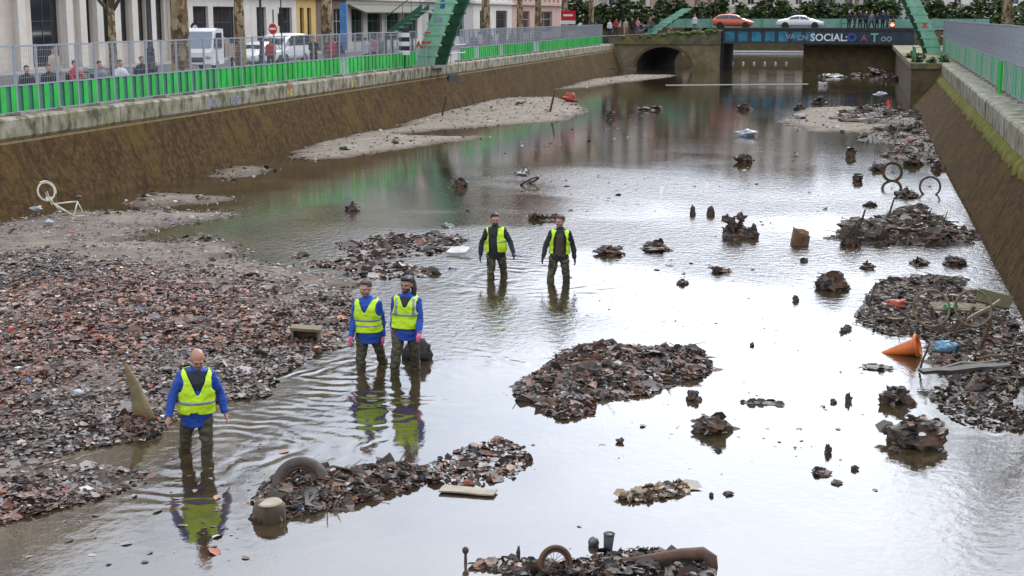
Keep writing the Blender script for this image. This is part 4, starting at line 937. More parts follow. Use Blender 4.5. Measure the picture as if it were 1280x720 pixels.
mb = MB(); mb.tube([(.40, 0, .58), (.5, 0, .72)], .018, 6); mb.ellip((.52, 0, .76), (.13, .07, .05)); mb.build('saddle', m_dframe, bk, True)
mb = MB(); mb.tube([(-.28, -.28, .36), (-.26, 0, .4), (-.28, .28, .36)], .016, 6); mb.build('handlebar', m_cream_p, bk)
# bicycle lying upside down on the right heap, both wheels up
p = G(1190, 408, .25); bk = empty('bicycle', (p.x, p.y-.35, .27), label='muddy tan bicycle upside down on the big heap by the wall', cat='bicycle'); bk.rotation_euler = (R(-18), 0, R(14))
m_tan = M('muddy_tan', (.26, .21, .12), (.09, .065, .04), sc=9, rough=.8)
for x in (-.36, .36):
    w_ = empty('wheel', (x, 0, .36), parent=bk); MB().torus(.31, .022, n=34, m=8).build('tyre', m_tan, w_, True)
    mb = MB()
    for k in range(16): a = 2*math.pi*k/16; mb.tube([(0, 0, 0), (.29*math.cos(a), 0, .29*math.sin(a))], .0035, 4)
    mb.build('spokes', m_rust, w_)
    MB().tube([(0, -.05, 0), (0, .05, 0)], .025, 8).build('hub', m_rust, w_)
mb = MB(); mb.tube([(-.36, 0, .36), (-.22, 0, .0), (.05, 0, -.02), (.36, 0, .36)], .02, 7); mb.tube([(-.22, 0, 0), (-.05, 0, .22), (.05, 0, -.02)], .018, 7); mb.build('frame', m_rust, bk)
# boot / bottle at the bottom
p = G(760, 690); b_ = empty('boot', (p.x, p.y, 0), label='dark upright rubber boot shaft near the bottom edge', cat='boot')
mb = MB(); mb.tube([(0, 0, -.1), (0, 0, .05), (.01, 0, .2)], [.05, .048, .058], 12); mb.build('shaft', M('boot_rubber', (.03, .03, .034), (.09, .09, .1), sc=8, rough=.5), b_, True)
MB().torus(.056, .008, n=18, m=6, M=Matrix.Rotation(math.pi/2, 4, 'X'), c=(.01, 0, .2)).build('rim', m_tyre, b_, True)
p = G(742, 682); tag(MB().ellip((0, 0, .03), (.06, .05, .07)).build('tin_can', M('dull_tin', (.2, .19, .18), (.05, .04, .04), sc=9, rough=.4, metal=.5), None, True, loc=(p.x, p.y, 0)), 'small round dented tin left of the boot', 'can')
p = G(582, 703); mb = MB(); mb.tube([(0, 0, -.1), (0, 0, .1)], [.02, .015], 8); mb.ellip((0, 0, .13), (.035, .035, .04)); tag(mb.build('knobbed_stick', m_rub, None, True, loc=(p.x, p.y, 0)), 'stick with a round knob at the bottom edge', 'stick')
# sticks, pipes and slabs poking out of the heaps on the right
mats_ = [m_rust, m_wood, m_tyre, m_woodp]
for i, (px, py, ln, z, l) in enumerate([(1076, 290, .7, .3, 'thin dark branch poking out at the left end of the long heap'), (1110, 285, .9, .35, 'rusty bar lying across the long heap'), (1160, 285, .6, .45, 'dark pole standing on the long heap'), (1180, 285, .5, .4, 'short grey pole at the wall end of the long heap'), (1120, 280, .8, .5, 'brown beam on top of the long heap'), (1090, 380, .5, .25, 'thin stick standing on the dark rubbish left of the wheels'), (1230, 440, .7, .35, 'dark rod leaning at the right end of the big heap'), (1245, 455, .8, .3, 'brown rod at the foot of the wall'), (1100, 150, 1.2, .4, 'dark bar on the right shoal rubble'), (1125, 145, .9, .5, 'upright stake in the right shoal rubble'), (1120, 180, 1.0, .35, 'pale pole standing by the right wall'), (555, 145, 1.4, .2, 'dark branch on the far gravel shoal'), (690, 140, 1.6, .2, 'long black branch lying on the far gravel shoal'), (650, 132, 1.0, .2, 'short black branch on the far gravel shoal'), (765, 88, 1.9, .5, 'grey metal chair frame leaning at the foot of the arch'), (1155, 460, .5, .2, 'twig near the blue bag'), (1212, 462, .9, .3, 'white stick lying on the long dark plank'), (1240, 470, .7, .3, 'grey pipe by the lower wall')]):
    p = G(px, py, z*.4); a = random.uniform(-.5, .5); e = random.choice([.15, .3, .9, 1.3]) if 'standing' not in l and 'upright' not in l else 1.35
    d = Vector((math.cos(a)*math.cos(e), math.sin(a)*math.cos(e), math.sin(e)))*ln/2; k = .015+.02*random.random()
    if py < 200: k *= 2
    mb = MB(); c = Vector((0, 0, z*.55+d.z*.6)); j = Vector((0, random.uniform(-.05, .05), .04)); mb.tube([c-d, c-d*.3+j, c+d*.3, c+d], [k, k*.95, k*.85, k*.6], 7)
    tag(mb.build('stick', m_woodp if 'pale' in l or 'white' in l else mats_[i % 3], None, loc=(p.x, p.y, 0)), l, 'stick')
# ================================================================== HOARDINGS
m_galv = M('galvanised', (.36, .38, .42), (.28, .3, .34), sc=5, rough=.45, metal=.3)
m_hg = M('hoarding_green', (.012, .5, .055), (.01, .36, .045), sc=2.2, rough=.45, spec=.4, rand=.25, c3=(.03, .3, .06), sc3=1.3)
m_hd = M('hoarding_dull_green', (.05, .2, .12), (.04, .15, .1), sc=3, rough=.5, rand=.2)
m_hg2 = M('hoarding_faded', (.06, .5, .2), (.04, .36, .13), sc=1.5, rough=.55, rand=.2, c3=(.35, .42, .36), sc3=1.1)
m_hf = M('hoarding_bleached', (.3, .42, .32), (.45, .48, .42), sc=2, rough=.6)
m_hb = M('hoarding_bright', (.02, .5, .05), rough=.4)
m_plank = M('concrete_foot', (.3, .28, .25), (.24, .22, .2), sc=5, rough=.9)
m_blk = M('black_iron', (.014, .014, .016), (.025, .025, .028), sc=4, rough=.45)
def panel_meshes(pw, hg, ht, greens, wire, ws):
    """corrugated green sheet; wire grid"""
    res = {}
    for nm, (ma_, mb_) in greens.items():
        b = MB(); n = 4; w = pw-.08
        prof = []
        for k in range(n):
            x0 = .04+w*k/n; q = w/n
            prof += [(x0, 0, k % 2), (x0+q*.92, 0, k % 2), ]
        for k in range(n):
            x0 = .04+w*k/n; q = w/n; y = -.03 if k % 2 else .0
            b.quad((x0, y, .1), (x0+q, y, .1), (x0+q, y, hg), (x0, y, hg), k % 2)
            if k: b.quad((x0, -.03, .1), (x0, 0, .1), (x0, 0, hg), (x0, -.03, hg), 0)
        res[nm] = b.mesh('green_sheet', [ma_, mb_])
    b = MB(); r = wire; k = .1
    while k < pw-.02:
        b.add([(k-r, 0, hg), (k+r, 0, hg), (k, r*1.7, hg), (k-r, 0, ht), (k+r, 0, ht), (k, r*1.7, ht)], [(0, 1, 4, 3), (1, 2, 5, 4), (2, 0, 3, 5)]); k += ws
    z = hg+.2
    while z < ht-.02: b.add([(.05, -r, z-r), (.05, -r, z+r), (pw-.05, -r, z+r), (pw-.05, -r, z-r)], [(3, 2, 1, 0)]); z += .2
    res['mesh'] = b.mesh('mesh_panel', m_galv)
    b = MB(); b.box(-.03, .03, -.03, .03, 0, ht+.02); res['post'] = b.mesh('post', m_galv)
    b = MB(); b.box(.03, pw-.03, -.02, .02, ht-.03, ht+.02); b.box(.03, pw-.03, -.036, .0, hg-.015, hg+.03); b.box(.03, pw-.03, -.036, .0, .075, .105); res['rail'] = b.mesh('rail', m_galv)
    b = MB(); b.box(-.16, .16, -.2, .3, 0.004, .1); res['foot'] = b.mesh('foot_block', m_plank)
    return res
def hoarding(label, A, B, pw, mesh, pickf, grp=None):
    A = Vector(A); B = Vector(B); d = B-A; n = int(d.length//pw); ang = math.atan2(d.y, d.x)
    root = empty('hoarding', A, ang, label, 'hoarding')
    for i in range(n):
        x = i*pw
        for k in (pickf(i), 'mesh', 'post', 'rail'):
            me = mesh[k]; obj(me.name.split('.')[0], me, root, (x, 0, random.uniform(-.01, .01)))
        if i % 2 == 0: obj('foot_block', mesh['foot'], root, (x, 0, 0))
    obj('post', mesh['post'], root, (n*pw, 0, 0))
    return root
GR = {'a': (m_hd, m_hg), 'b': (m_hg, m_hg), 'c': (m_hg2, m_hf), 'd': (m_hf, m_hg2), 'e': (m_hg2, m_hg2)}
def fl(v): return (Lu(v)-.42, v, ZQ)
# seen from the canal the hoarding's near face is +u: run it from far to near so local -y faces the canal
pmL = panel_meshes(1.18, .86, 2.0, GR, .004, .1)
pmL2 = panel_meshes(1.18, .86, 2.0, GR, .007, .085)
vL = U(525, 80, Lu(75)-.42).y; vR = U(578, 76, Lu(80)-.42).y
pk = lambda i: 'b' if i < 14 else 'a'
hoarding('green and grey hoarding along the near left quay, up to the iron bridge foot', fl(26), fl(vL), 1.18, pmL, lambda i: 'a' if i < 22 else ('d' if i in (34,) else 'b'))
hoarding('far green hoarding between the iron bridge foot and the stone arch bridge', fl(vR), fl(146.5), 1.18, pmL2, lambda i: 'c' if i in (3, 9, 19, 20) else ('e' if i > 50 else 'b'))
pmR = panel_meshes(1.2, 1.17, 2.5, GR, .011, .06)
r_ = hoarding('faded green hoarding with dense grey mesh along the right quay', (Ru(128)+.95, 120, ZQ), (Ru(20)+1.0, 22, ZQ), 1.2, pmR, lambda i: ['e', 'e', 'c', 'e', 'c', 'c', 'd', 'e', 'c'][i*7 % 9])
for px, py, hh, lab in ((1168, 60, 1.35, 'bright green panel standing at the far end of the right hoarding'), (1253, 117, 1.2, 'bright green strip leaning on the right hoarding near the edge')):
    p = G(px, py, ZQ); mb = MB(); mb.box(-.28 if px < 1200 else -.1, .28 if px < 1200 else .1, -.03, .03, .1, hh); mb.box(-.3 if px < 1200 else -.12, .3 if px < 1200 else .12, -.04, .04, .0, .1)
    tag(mb.build('barrier_panel', m_hb, loc=(Ru(p.y)+.72, p.y, ZQ), rz=R(-70) if px > 1200 else 0), lab, 'barrier')
# ================================================================== IRON FOOTBRIDGE FEET
m_ig = M('iron_green', (.3, .58, .4), (.2, .46, .3), sc=1.2, rough=.5, c3=(.24, .4, .32), sc3=2)
m_idk = M('iron_dark_green', (.015, .07, .035), (.02, .1, .05), sc=2, rough=.5)
def bridge_foot(label, P0, sgn, run, rise, w, yaw=0.):
    root = empty('iron_footbridge', P0, yaw, label, 'bridge')
    n = 8; ribs = []
    for y in (-w/2, w/2):
        mb = MB(); rings = []
        for i in range(n+1):
            t = i/n; x = sgn*run*(t**1.15); z = rise*t; h = .54
            rings.append([(x-h, y-.12, z), (x+h, y-.12, z), (x+h, y+.12, z), (x-h, y+.12, z)])
        mb.loft(rings)
        for i in range(1, n): 
            t = i/n; x = sgn*run*(t**1.15); z = rise*t; mb.box(x-.64, x+.64, y-.16, y+.16, z-.05, z+.05)
        mb.build('arch_rib', m_ig if y < 0 else m_idk, root)
    mb = MB()
    for i in range(n):
        t = i/n; t2 = (i+1)/n; a = Vector((sgn*run*t**1.15, -w/2+.12, rise*t)); b_ = Vector((sgn*run*t2**1.15, w/2-.12, rise*t2))
        mb.tube([a, b_], .05, 6); a2 = a.copy(); a2.y = w/2-.12; b2 = b_.copy(); b2.y = -w/2+.12; mb.tube([a2, b2], .05, 6)
        mb.tube([a, a2], .05, 6)
    mb.build('lattice', m_idk, root)
    mb = MB(); mb.box(-.75, .75, -w/2-.3, w/2+.3, -.12, .02); mb.build('bearing_block', m_plank, root)
    return root
pL = G(565, 82, ZQ)
f1 = bridge_foot('green iron arch foot with graffiti rising from the left quay', (Lu(pL.y)-.35, pL.y, ZQ), 1, 2.0, 4.8, 1.9, R(-8))
mb = MB(); pts = [(.62, (-.95-.13), .9, 1.7), (1.15, -1.08, 2.7, 3.3)]
m_or = M('graffiti_orange', (.6, .13, .05), (.4, .08, .04), sc=5, rough=.6)
o = text('ART', (.02, -1.09, 1.05), .5, m_or, bold=.03); o.parent = f1
o = text('zo', (.32, -1.09, 1.75), .38, m_or, bold=.03); o.parent = f1
o = text('S', (1.25, -1.09, 3.3), .6, m_bl, bold=.04); o.parent = f1
o = text('ae', (.98, -1.09, 2.5), .6, m_gy, bold=.02); o.parent = f1
# stairs of the footbridge, going up behind the foot
p0 = U(522, 44, pL.x-1.5)
st = empty('footbridge_stairs', (pL.x-1.6, pL.y-2.2, ZQ), label='dark green stair flight rising behind the iron bridge foot', cat='stairs')
mb = MB()
for y in (-.7, .7):
    mb = MB(); mb.loft([[(-1.6, y-.04, 1.55), (-1.6, y+.04, 1.55), (-1.6, y+.04, 1.85), (-1.6, y-.04, 1.85)], [(.7, y-.04, 3.22), (.7, y+.04, 3.22), (.7, y+.04, 3.52), (.7, y-.04, 3.52)]]); mb.build('stringer', m_idk, st)
mb = MB()
for k in range(7): x = -1.5+k*.31; z = 1.75+k*.225; mb.box(x, x+.3, -.66, .66, z, z+.04)
mb.build('treads', m_ig, st)
mb = MB(); mb.tube([(-1.6, -.7, 2.7), (.7, -.7, 4.33)], .03, 6)
for k in range(5): x = -1.5+k*.52; z = 1.7+k*.375; mb.tube([(x, -.7, z), (x, -.7, z+1.0)], .018, 5)
for x, z in ((-1.5, 1.7), (-.3, 2.6)): mb.tube([(x, .6, -.0), (x, .6, z)], .06, 6); mb.tube([(x, -.6, -.0), (x, -.6, z)], .06, 6)
mb.build('handrail', m_idk, st)
# striped marker board beside the foot
p = G(530, 86, ZQ); mk = empty('marker_board', (Lu(p.y)-.3, p.y-.2, ZQ), label='black and white striped navigation board at the iron bridge foot', cat='sign')
mb = MB()
for k in range(6): mb.box(-.3, .3, -.02, .02, .75+k*.24, .75+(k+1)*.24, k % 2)
mb.build('board', [m_white, m_blk], mk); MB().tube([(0, .05, 0), (0, .05, 2.2)], .04, 8).build('post', m_blk, mk)
# low railing in front of the gap, dark outfall under the coping
rl = empty('quay_railing', fl(vL), label='thin grey railing closing the gap at the iron bridge foot', cat='railing')
mb = MB(); a = Vector((.35, .3, 0)); e = Vector(fl(vR))-Vector(fl(vL))+Vector((.35, 0, 0))
for z in (.6, 1.1): mb.tube([a+Vector((0, 0, z)), e+Vector((0, 0, z))], .03, 6)
for k in range(6): q = a.lerp(e, k/5); mb.tube([q, q+Vector((0, 0, 1.12))], .03, 6)
mb.build('rails', m_galv, rl)
p = G(560, 95, 2.0); mb = MB(); mb.loft([[(-.02, -1.2, -.5), (-.02, 1.2, -.5), (-.02, .9, .42), (-.02, -.9, .42)], [(.08, -1.2, -.5), (.08, 1.2, -.5), (.08, .9, .42), (.08, -.9, .42)]])
tag(mb.build('outfall', m_dark, loc=(Lu(p.y)+.2, p.y+1.5, 1.6)), 'black outfall opening in the left wall under the iron bridge foot', 'outfall')
# graffiti on the left coping
for px, body, sz, mt in ((262, 'JASK', .42, m_gy), (290, 'RNS', .42, m_gy), (362, '*', .8, m_or), (363, 'o', .6, M('graffiti_yellow', (.7, .5, .03), rough=.6)), (443, 'o', .5, M('graffiti_yellow', (.7, .5, .03))), (432, 'mi', .4, m_pk)):
    u0 = Lu(60)+.05; p = U(px, 125 if px < 320 else 112, u0); uu = Lu(p.y)+.05
    o = text(body, (uu, p.y, ZQ-.5), sz, mt, rz=math.pi/2, name='graffiti', ext=.002, bold=.01); rel(o, bpy.data.objects['canal_wall'])
# right foot
pR = Vector((Ru(117)+.2, 117, ZQ))
f2 = bridge_foot('green iron arch foot standing on the right quay beside the pier', pR, -1, 2.3, 4.8, 1.9, R(8))
o = text('x', (-.9, -1.09, 2.0), .8, m_or, bold=.03); o.parent = f2
p3 = U(806, 40, -23.)
f3 = bridge_foot('distant green iron arch foot above the stone arch bridge', (-22.5, VB+6, 3.3), 1, 4.2, 3.0, 1.6)
# ================================================================== STREET FURNITURE
def pole_sign(px, u, ztop, label, kind):
    p = U(px, 60, u); r = empty('road_sign', (u, p.y, ZQ), -.25, label, 'sign')
    MB().tube([(0, .04, 0), (0, .04, ztop)], .035, 8).build('post', m_blk, r)
    return r, p
r, p = pole_sign(342, -31, 3.2, 'red round no entry sign on a black post', 0)
m_sred = M('sign_red', (.6, .015, .02), rough=.4)
def disc(mb, c, R0, y0, y1, mi=0, n=28): mb.loft([[(c[0]+R0*math.cos(2*math.pi*k/n), y0, c[2]+R0*math.sin(2*math.pi*k/n)) for k in range(n)], [(c[0]+R0*math.cos(2*math.pi*k/n), y1, c[2]+R0*math.sin(2*math.pi*k/n)) for k in range(n)]], mi)
zc = U(342, 36, -31).z-ZQ
mb = MB(); disc(mb, (0, 0, zc), .31, -.02, .0, 1); disc(mb, (0, 0, zc), .28, -.026, -.018, 0); mb.box(-.2, .2, -.032, -.024, zc-.055, zc+.055, 1); s_ = mb.build('sign_disc', [m_sred, m_white], r)
mb = MB(); mb.box(-.24, .24, -.02, .0, zc-.85, zc-.5); mb.build('back_plate', m_blk, r)
r, p = pole_sign(710, -27, 4, 'red and white rectangular sign near the bridge corner', 0)
zc = U(710, 20, -27).z-ZQ; mb = MB(); mb.box(-.75, .75, -.03, .0, zc-.4, zc+.5, 0); mb.box(-.5, .5, -.04, -.028, zc-.02, zc+.16, 1); mb.box(-.75, .75, -.03, 0, zc-.75, zc-.42, 1); mb.build('sign_plate', [m_sred, m_white], r)
r, p = pole_sign(352, -31.5, 4.2, 'slim black sign post to the right of the no entry sign', 0)
mb = MB(); mb.box(-.18, .18, -.03, .0, 2.3, 3.0); mb.build('sign_plate', m_blk, r)
r, p = pole_sign(430, -29, 5, 'blue banner board on a pale post before the green shop', 0)
mb = MB(); mb.box(-.22, .22, -.05, .05, 1.0, 3.6); mb.build('banner', M('banner_blue', (.04, .13, .4), (.1, .3, .55), sc=1.2, rough=.5), r)
p = U(244, 34, -36); sg = empty('road_sign', (-36, p.y, ZQ), -.2, 'dark pentagonal sign with a white centre before the cream house', 'sign')
mb = MB(); z = p.z-ZQ; mb.poly([(-.3, 0, z-.25), (.3, 0, z-.25), (.3, 0, z+.12), (0, 0, z+.36), (-.3, 0, z+.12)]); mb.poly([(-.3, .02, z-.25), (-.3, .02, z+.12), (0, .02, z+.36), (.3, .02, z+.12), (.3, .02, z-.25)]); disc(mb, (0, 0, z-.05), .17, -.02, -.004, 1); mb.build('sign_plate', [M('sign_navy', (.02, .03, .07), rough=.4), m_white], sg)
MB().tube([(0, .04, 0), (0, .04, z+.1)], .03, 6).build('post', m_galv, sg)
def lamp(px, u, label, H=6.5, s=1.):
    p = U(px, 60, u); r = empty('street_lamp', (u, p.y, ZQ), label=label, cat='lamp', group='black lamp posts on the quays')
    mb = MB(); n = 14
    prof = [(.34, 0), (.34, .12), (.27, .2), (.22, .35), (.19, .8), (.23, .86), (.15, .95), (.11, 1.5), (.13, 1.55), (.085, 1.65), (.07, H-.5), (.1, H-.45), (.05, H)]
    mb.loft([[(q*s*math.cos(2*math.pi*k/n), q*s*math.sin(2*math.pi*k/n), z) for k in range(n)] for q, z in prof]); mb.build('post', m_blk, r, True)
    mb = MB(); mb.loft([[(q*math.cos(2*math.pi*k/8), q*math.sin(2*math.pi*k/8), H+z) for k in range(8)] for q, z in [(.1, 0), (.22, .5), (.2, .55), (.05, .75)]]); mb.build('lantern', m_glass, r)
    return r
lamp(188, -27, 'black cast iron lamp post with a flared base behind the left hoarding', s=1.2)
lamp(327, -30, 'slender black lamp post beside the white cars', s=.8)
lamp(1167, 9.0, 'black lamp post behind the right hoarding', s=.8)
# ================================================================== CARS
m_tyreb = M('car_tyre', (.02, .02, .02), rough=.8); m_rim = M('wheel_rim', (.4, .4, .42), rough=.35, metal=.8)
m_cglass = M('car_glass', (.025, .03, .035), rough=.05, spec=.8)
def car(label, loc, rz, paint, L_=4.4, Wd=1.75, prof='sedan', group='cars on the road bridge', name='parked_car'):
    root = empty(name, loc, rz, label, 'car', group)
    # stations along x: (x, z_bottom, z_belt, z_roof, half width, half roof width)
    if prof == 'sedan': st = [(-.5, .42, .72, .74, .55, .5), (-.485, .3, .82, .86, .76, .6), (-.44, .24, .9, .94, .84, .62), (-.3, .22, .93, 1.02, .87, .62), (-.16, .22, .94, 1.36, .88, .56), (-.02, .22, .94, 1.42, .88, .57), (.1, .22, .93, 1.36, .88, .57), (.25, .22, .91, .99, .87, .6), (.4, .23, .8, .83, .84, .6), (.475, .28, .68, .7, .74, .55), (.5, .4, .6, .61, .55, .5)]
    elif prof == 'hatch': st = [(-.5, .45, .8, .84, .6, .52), (-.485, .32, .92, 1.0, .78, .6), (-.45, .26, .97, 1.12, .84, .6), (-.36, .24, .98, 1.44, .86, .58), (-.2, .23, .98, 1.52, .87, .6), (.02, .23, .96, 1.5, .87, .6), (.14, .23, .95, 1.36, .87, .6), (.26, .23, .94, 1.03, .86, .6), (.4, .24, .84, .88, .83, .6), (.478, .3, .7, .72, .74, .55), (.5, .42, .62, .63, .56, .5)]
    else: st = [(-.5, .4, 1.1, 1.75, .82, .72), (-.49, .28, 1.15, 1.9, .88, .78), (-.2, .25, 1.15, 1.95, .9, .8), (.12, .25, 1.15, 1.92, .9, .78), (.22, .25, 1.12, 1.7, .9, .76), (.36, .26, 1.05, 1.15, .88, .74), (.47, .3, .8, .85, .82, .66), (.5, .4, .7, .72, .7, .6)]
    k = Wd/1.76
    rings = []
    for x, zb, zl, zr, hw, hr in st:
        hw *= k; hr *= k; X = x*L_
        rings.append([(X, -hw*.86, zb), (X, -hw, zb+.16), (X, -hw, zl-.1), (X, -hw*.96, zl), (X, -hr-.04*(zr-zl > .2), zr-.05), (X, -hr*.8, zr), (X, hr*.8, zr), (X, hr+.04*(zr-zl > .2), zr-.05), (X, hw*.96, zl), (X, hw, zl-.1), (X, hw, zb+.16), (X, hw*.86, zb)])
    mb = MB(); mb.loft(rings); me = mb.mesh('body', paint)
    me = evaluated(me, [('SUBSURF', dict(levels=1, render_levels=1))], [paint]); me.polygons.foreach_set('use_smooth', [True]*len(me.polygons)); obj('body', me, root)
    def sect(x):
        for a, b_ in zip(st[:-1], st[1:]):
            if a[0] <= x <= b_[0]:
                t = (x-a[0])/(b_[0]-a[0]); return [p+(q-p)*t for p, q in zip(a, b_)]
    cab = [s for s in st if s[3]-s[2] > .2]; xa, xb = cab[0][0], cab[-1][0]
    idx = st.index(cab[0]); pa = st[max(idx-1, 0)][0]; idx = st.index(cab[-1]); pb = st[min(idx+1, len(st)-1)][0]
    for sg in (-1, 1):
        xs = np.linspace(xa+(pa-xa)*.45, xb+(pb-xb)*.62, 9)
        for i0, i1 in ((0, 4), (4, 8)):
            mb = MB(); lo_, hi_ = [], []
            for i in range(i0, i1+1):
                x = xs[i]+(.012 if i == i0 and i0 else 0); s = sect(x); top = max(s[3]-.14, s[2]+.05)
                f = (top-s[2])/max(s[3]-.05-s[2], .05); yb = s[4]*k*.955+(.035 if prof == 'van' else .008); yt = yb+(s[5]*k+.03-yb)*f
                lo_.append((x*L_, sg*(yb+.0), s[2]+.045)); hi_.append((x*L_, sg*(yt+(.03 if prof == 'van' else .01)), top))
            for i in range(len(lo_)-1): mb.quad(lo_[i], lo_[i+1], hi_[i+1], hi_[i])
            mb.build('side_window', m_cglass, root)
    for (x0, x1, nm) in ((xb, pb, 'windscreen'), (xa, pa, 'rear_window')):
        s0, s1 = sect(x0+(x1-x0)*.15), sect(x0+(x1-x0)*.85); mb = MB()
        sgx = .02 if x1 > x0 else -.02
        mb.quad((s1[0]*L_+sgx, -s1[5]*k*.92, s1[3]+.01), (s1[0]*L_+sgx, s1[5]*k*.92, s1[3]+.01), (s0[0]*L_+sgx, s0[5]*k*.85, s0[3]+.012), (s0[0]*L_+sgx, -s0[5]*k*.85, s0[3]+.012)); mb.build(nm, m_cglass, root)
    for x in (-.31*L_, .31*L_):
        for sg in (-1, 1):
            w = empty('wheel', (x, sg*(Wd/2-.1), .31), parent=root)
            MB().torus(.22, .1, n=24, m=8, sq=1.05).build('tyre', m_tyreb, w, True)
            mb = MB(); disc(mb, (0, 0, 0), .17, -.09, .09); mb.build('rim', m_rim, w)
            mb = MB(); disc(mb, (0, 0, 0), .36, -.06*1, .06, n=24); a = mb.build('wheel_arch', m_tyreb, root); a.location = (x, sg*(Wd/2-.055), .34)
    for sg in (-1, 1):
        MB().ellip((.478*L_, sg*.6*k, .68), (.07, .14, .07)).build('headlight', m_white if paint.name != 'car_white' else m_rim, root, True)
        MB().ellip((-.485*L_, sg*.62*k, .82), (.05, .12, .08)).build('tail_light', m_sred, root, True)
    return root
m_cwhite = M('car_white', (.78, .78, .76), rough=.25, coat=.5); m_corange = M('car_orange', (.62, .11, .035), rough=.3, coat=.5)
zd = 4.2
p = V(916, 35, VB+3); car('orange red hatchback with a pale roof on the road bridge', (p.x, VB+3.2, zd), 0, m_corange, 4.25, 1.75, 'hatch')
p = V(1000, 35, VB+3); car('white saloon car driving over the graffiti girder', (p.x, VB+3.2, zd), 0, m_cwhite, 4.85, 1.8, 'sedan')
vv = U(322, 70, -34.6).y; car('white car half hidden behind the left hoarding', (-34.6, vv, ZQ-.12), R(-90), m_cwhite, 4.3, 1.78, 'hatch', 'vehicles on the left street')
vv = U(352, 66, -35).y; car('white van behind the no entry sign on the left street', (-35, vv, ZQ-.12), R(-90), m_cwhite, 4.9, 1.9, 'van', 'vehicles on the left street', 'parked_van')
# small white tipper truck facing us
vv = U(258, 66, -34).y; tk = empty('tipper_truck', (-34, vv, ZQ-.12), R(-90+8), 'white tipper truck with a brown load bed behind the plane tree', 'truck', 'vehicles on the left street')
mb = MB(); mb.loft([[(.0, -.95, .5), (.0, .95, .5), (.0, .95, 2.3), (.0, -.95, 2.3)], [(1.0, -.95, .45), (1.0, .95, .45), (1.0, .9, 2.35), (1.0, -.9, 2.35)], [(1.35, -.95, .45), (1.35, .95, .45), (1.3, .88, 2.2), (1.3, -.88, 2.2)], [(1.85, -.93, .45), (1.85, .93, .45), (1.8, .92, 1.3), (1.8, -.92, 1.3)], [(2.0, -.86, .5), (2.0, .86, .5), (1.98, .84, 1.1), (1.98, -.84, 1.1)]]); mb.build('cab', m_cwhite, tk)
mb = MB(); mb.quad((1.815, -.82, 1.33), (1.815, .82, 1.33), (1.36, .78, 2.16), (1.36, -.78, 2.16)); mb.build('windscreen', M('screen_glass', (.2, .24, .28), rough=.08, spec=.8), tk)
for sg in (-1, 1):
    mb = MB(); mb.quad((.3, sg*.965, 1.3), (1.5, sg*.955, 1.3), (1.15, sg*.93, 2.1), (.3, sg*.955, 2.1)); mb.build('side_window', m_cglass, tk)
    mb = MB(); mb.box(1.5, 1.6, sg*1.0-.06, sg*1.0+.06, 1.4, 1.8); mb.build('mirror', m_blk, tk)
    MB().ellip((1.98, sg*.7, .85), (.05, .15, .1)).build('headlight', m_rim, tk)
mb = MB(); mb.box(1.96, 2.02, -.5, .5, .6, .85); mb.build('grille', m_blk, tk)
m_bed = M('load_bed', (.3, .22, .15), (.2, .15, .1), sc=2, rough=.8)
mb = MB(); mb.box(-2.9, -.1, -1, 1, .8, .95); mb.box(-2.9, -.1, -1, -.95, .95, 1.5); mb.box(-2.9, -.1, .95, 1, .95, 1.5); mb.box(-2.9, -2.85, -.95, .95, .95, 1.5); mb.box(-.15, -.1, -.95, .95, .95, 1.7); mb.build('load_bed', m_bed, tk)
mb = MB(); lump(mb, (-1.5, 0, 1.3), (1.2, .9, .6), 4.4, 0, 12, 8, .5); mb.build('load', m_bed, tk, True)
for x in (1.2, -1.9):
    for sg in (-1, 1):
        w = empty('wheel', (x, sg*.85, .38), parent=tk); MB().torus(.27, .11, n=22, m=8, sq=1.1).build('tyre', m_tyreb, w, True); mb = MB(); disc(mb, (0, 0, 0), .2, -.1, .1); mb.build('rim', m_rim, w)
# traffic light at the right end of the road bridge, utility pole
p = V(1115, 36, VB+2.5); tl = empty('traffic_light', (p.x, VB+1.6, 4.2), label='red traffic light at the right end of the road bridge', cat='traffic light')
MB().tube([(0, 0, 0), (0, 0, 1.3)], .06, 8).build('post', m_blk, tl); mb = MB(); mb.box(-.2, .2, -.12, .12, .0, .85); mb.build('signal_head', m_blk, tl)
zz = V(1115, 33, VB+1.6).z-4.2
mb = MB(); disc(mb, (0, 0, .45), .2, -.16, -.122); mb.build('red_lens', emis('red_lamp', (1, .08, .05), 6), tl)
# ================================================================== PEOPLE
def flat(name, c, rough=.75, c2=None, sc=8., bump=0., bsc=25): return M(name, c, c2, sc=sc, rough=rough, bump=bump, bsc=bsc)
m_skin = flat('skin', (.48, .25, .17), .55, (.42, .2, .13)); m_skind = flat('skin_tan', (.36, .19, .12), .55, (.3, .15, .09)); m_skinr = flat('skin_ruddy', (.47, .24, .165), .55, (.4, .18, .12))
m_eye = flat('eye_dark', (.02, .015, .012), .4); m_lip = flat('lip', (.35, .11, .09), .5); m_beard = flat('beard', (.06, .035, .025), .8); m_stub = flat('stubble', (.3, .19, .14), .7)
m_hair = flat('hair_dark', (.018, .014, .012), .6); m_hairb = flat('hair_brown', (.07, .045, .03), .65)
m_blue = M('work_blue', (.014, .075, .4), (.012, .05, .27), sc=5, rough=.75, bump=.5, bsc=9, bdist=.02)
m_navy = M('jacket_black', (.014, .015, .02), (.022, .024, .03), sc=6, rough=.8, bump=.5, bsc=10)
m_hivis = M('hivis_yellow', (.62, .88, .02), (.5, .76, .015), sc=5, rough=.6, bump=.5, bsc=9, bdist=.02)
m_refl = M('reflective_band', (.34, .36, .34), (.24, .26, .25), sc=9, rough=.35, metal=.3)
